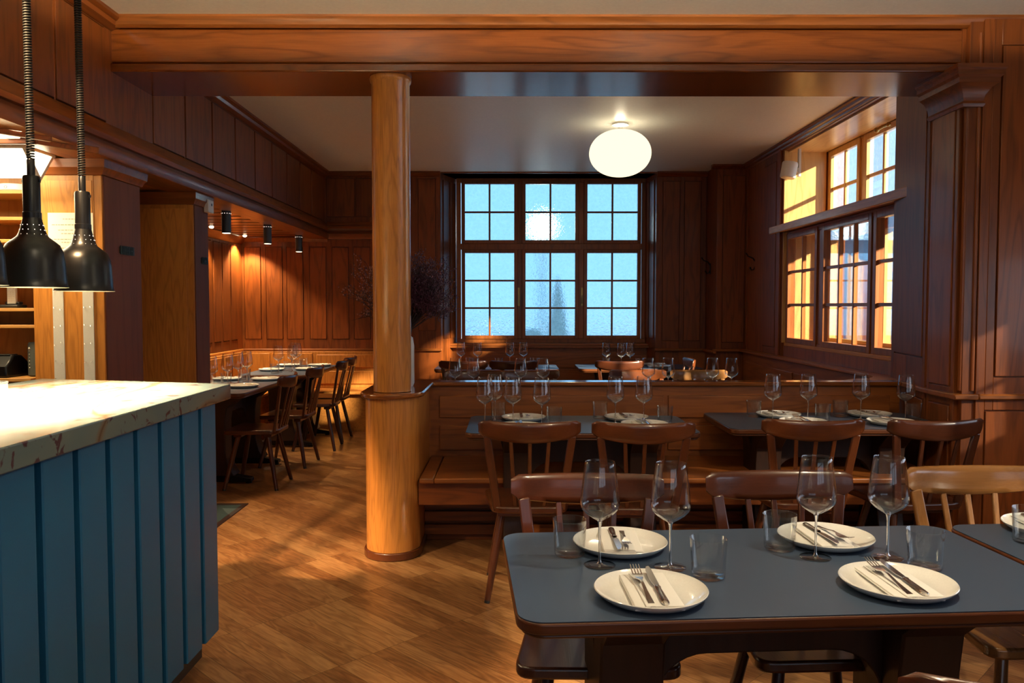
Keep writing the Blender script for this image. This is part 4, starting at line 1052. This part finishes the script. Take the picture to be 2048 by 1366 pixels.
def setting(x, y, rz, where, cutlery=True):
    put('plate', x, y, TZ, rs.uniform(0, 6), where)
    c, s = cos(rz), sin(rz)
    L = lambda a, b: (x + a * c - b * s, y + a * s + b * c)
    a, b = L(-.002, -.004); put('napkin', a, b, TZ + .0065, rz + R(rs.uniform(-2, 2)), where)
    ztop = TZ + .0065 + .0112
    a, b = L(-.016, -.112); put('fork', a, b, ztop, rz + R(rs.uniform(-2, 3)), where, tilt=R(3.2))
    a, b = L(.013, -.108); put('knife', a, b, ztop, rz + R(rs.uniform(-2, 2)), where, tilt=R(2.2))
def wt(kind, lst, where):
    for i, (x, y) in enumerate(lst):
        put(kind, x, y, TZ, rs.uniform(0, 6), where[i])
# front table
A0 = 'front table'
setting(.319, 1.779, R(1), 'near side of the front table, counter end')
setting(.905, 1.833, R(0), 'near side of the front table, window end')
setting(.300, 2.147, pi - R(1), 'far side of the front table, counter end')
setting(.881, 2.197, pi + R(3), 'far side of the front table, window end')
wt('wine', [(.228, 2.0), (.404, 1.982), (.801, 2.06), (.990, 2.06)], ['front table, first from the counter end', 'front table, second from the counter end', 'front table, third from the counter end', 'front table, fourth from the counter end'])
wt('tumbler', [(.158, 2.086), (.483, 1.913), (.732, 2.136), (1.047, 1.981)], ['front table, first from the counter end', 'front table, second from the counter end', 'front table, third from the counter end', 'front table, fourth from the counter end'])
# second front table
setting(1.585, 2.30, pi + R(3), 'on the front table cut by the picture edge')
wt('tumbler', [(1.452, 2.195)], ['on the front table cut by the picture edge'])
# table A
A = 'partition table nearest the column'
setting(.078, 4.59, pi, 'far side of the %s, column end' % A); setting(.675, 4.60, pi + R(4), 'far side of the %s, window end' % A)
setting(.05, 4.25, 0, 'near side of the %s, column end' % A); setting(.735, 4.33, 0, 'near side of the %s, window end' % A)
wt('wine', [(-.14, 4.403), (-.088, 4.563), (.016, 4.403), (.175, 4.36), (.592, 4.454), (.752, 4.453)], ['%s, %s from the column' % (A, o) for o in ('first', 'second', 'third', 'fourth', 'fifth', 'sixth')])
wt('tumbler', [(-.069, 4.66), (.248, 4.44), (.529, 4.66), (.875, 4.473)], ['%s, %s from the column' % (A, o) for o in ('first', 'second', 'third', 'fourth')])
# table B
A = 'partition table nearest the pier'
setting(1.60, 4.72, pi + R(6), 'far side of the %s, column end' % A); setting(2.15, 4.74, pi + R(5), 'far side of the %s, window end' % A)
setting(1.64, 4.43, 0, 'near side of the %s, column end' % A); setting(2.13, 4.42, 0, 'near side of the %s, window end' % A)
wt('wine', [(1.52, 4.583), (1.725, 4.582), (2.040, 4.604), (2.262, 4.526)], ['%s, %s from the column' % (A, o) for o in ('first', 'second', 'third', 'fourth')])
wt('tumbler', [(1.452, 4.718), (1.80, 4.558), (1.975, 4.734), (2.345, 4.596)], ['%s, %s from the column' % (A, o) for o in ('first', 'second', 'third', 'fourth')])
# tables just behind the partition
A = 'column-side table behind the partition'
for x, s in ((-.35, 'column end'), (.17, 'window end')):
    setting(x, 6.16, pi, 'far side of %s, %s' % (A, s)); setting(x, 5.84, 0, 'near side of %s, %s' % (A, s))
wt('wine', [(-.414, 6.0), (-.275, 6.0), (.081, 6.0), (.25, 6.0)], ['%s, %s in its row' % (A, o) for o in ('first', 'second', 'third', 'fourth')])
wt('tumbler', [(-.50, 6.1), (-.18, 5.95), (.0, 6.1), (.36, 5.95)], ['%s, %s in its row' % (A, o) for o in ('first', 'second', 'third', 'fourth')])
A = 'window-side table behind the partition'
for x, s in ((1.14, 'column end'), (1.62, 'window end')):
    setting(x, 6.16, pi, 'far side of %s, %s' % (A, s)); setting(x, 5.84, 0, 'near side of %s, %s' % (A, s))
wt('wine', [(1.05, 6.02), (1.20, 6.02), (1.535, 6.02), (1.675, 6.0)], ['%s, %s in its row' % (A, o) for o in ('first', 'second', 'third', 'fourth')])
wt('tumbler', [(1.0, 6.15), (1.32, 6.0), (1.46, 6.12), (1.80, 5.98)], ['%s, %s in its row' % (A, o) for o in ('first', 'second', 'third', 'fourth')])
# bay tables
A = 'bay window table nearest the vase'
for x, s in ((-.40, 'column end'), (.14, 'window end')): setting(x, 8.74, pi, 'far side of %s, %s' % (A, s)); setting(x, 8.47, 0, 'near side of %s, %s' % (A, s))
wt('wine', [(-.53, 8.6), (-.35, 8.6), (0, 8.6), (.145, 8.6)], ['%s, %s in its row' % (A, o) for o in ('first', 'second', 'third', 'fourth')])
wt('tumbler', [(-.44, 8.66), (-.12, 8.6), (.26, 8.62)], ['%s, %s in its row' % (A, o) for o in ('first', 'second', 'third')])
A = 'bay window table nearest the hooks'
for x, s in ((1.18, 'column end'), (1.60, 'window end')): setting(x, 8.80, pi, 'far side of %s, %s' % (A, s)); setting(x, 8.53, 0, 'near side of %s, %s' % (A, s))
wt('wine', [(1.03, 8.5), (1.18, 8.42), (1.285, 8.50)], ['%s, %s in its row' % (A, o) for o in ('first', 'second', 'third')])
wt('tumbler', [(1.05, 8.66), (1.40, 8.6)], ['%s, %s in its row' % (A, o) for o in ('first', 'second')])
# alcove tables
A = 'alcove table nearest the counter'
setting(-2.17, 7.07, R(90), 'aisle side of %s, deep end' % A); setting(-2.17, 6.45, R(90), 'aisle side of %s, counter end' % A)
setting(-2.52, 7.07, R(-90), 'wall side of %s, deep end' % A); setting(-2.52, 6.5, R(-90), 'wall side of %s, counter end' % A)
wt('wine', [(-2.36, 6.284), (-2.33, 6.56), (-2.325, 6.80), (-2.31, 6.98)], ['%s, %s from the counter' % (A, o) for o in ('first', 'second', 'third', 'fourth')])
wt('tumbler', [(-2.36, 6.42), (-2.40, 6.72), (-2.23, 6.66), (-2.37, 7.12)], ['%s, %s from the counter' % (A, o) for o in ('first', 'second', 'third', 'fourth')])
A = 'table deepest in the alcove'
setting(-2.09, 8.72, R(90), 'aisle side of %s, window end' % A); setting(-2.09, 8.20, R(90), 'aisle side of %s, counter end' % A)
setting(-2.43, 8.72, R(-90), 'wall side of %s, window end' % A); setting(-2.43, 8.10, R(-90), 'wall side of %s, counter end' % A)
wt('wine', [(-2.303, 7.906), (-2.325, 8.55), (-2.191, 8.0), (-2.26, 8.45)], ['%s, %s from the counter' % (A, o) for o in ('first', 'fourth', 'second', 'third')])
wt('tumbler', [(-2.26, 8.1), (-2.22, 8.33), (-2.24, 8.62), (-2.30, 7.78)], ['%s, %s from the counter' % (A, o) for o in ('second', 'third', 'fourth', 'first')])
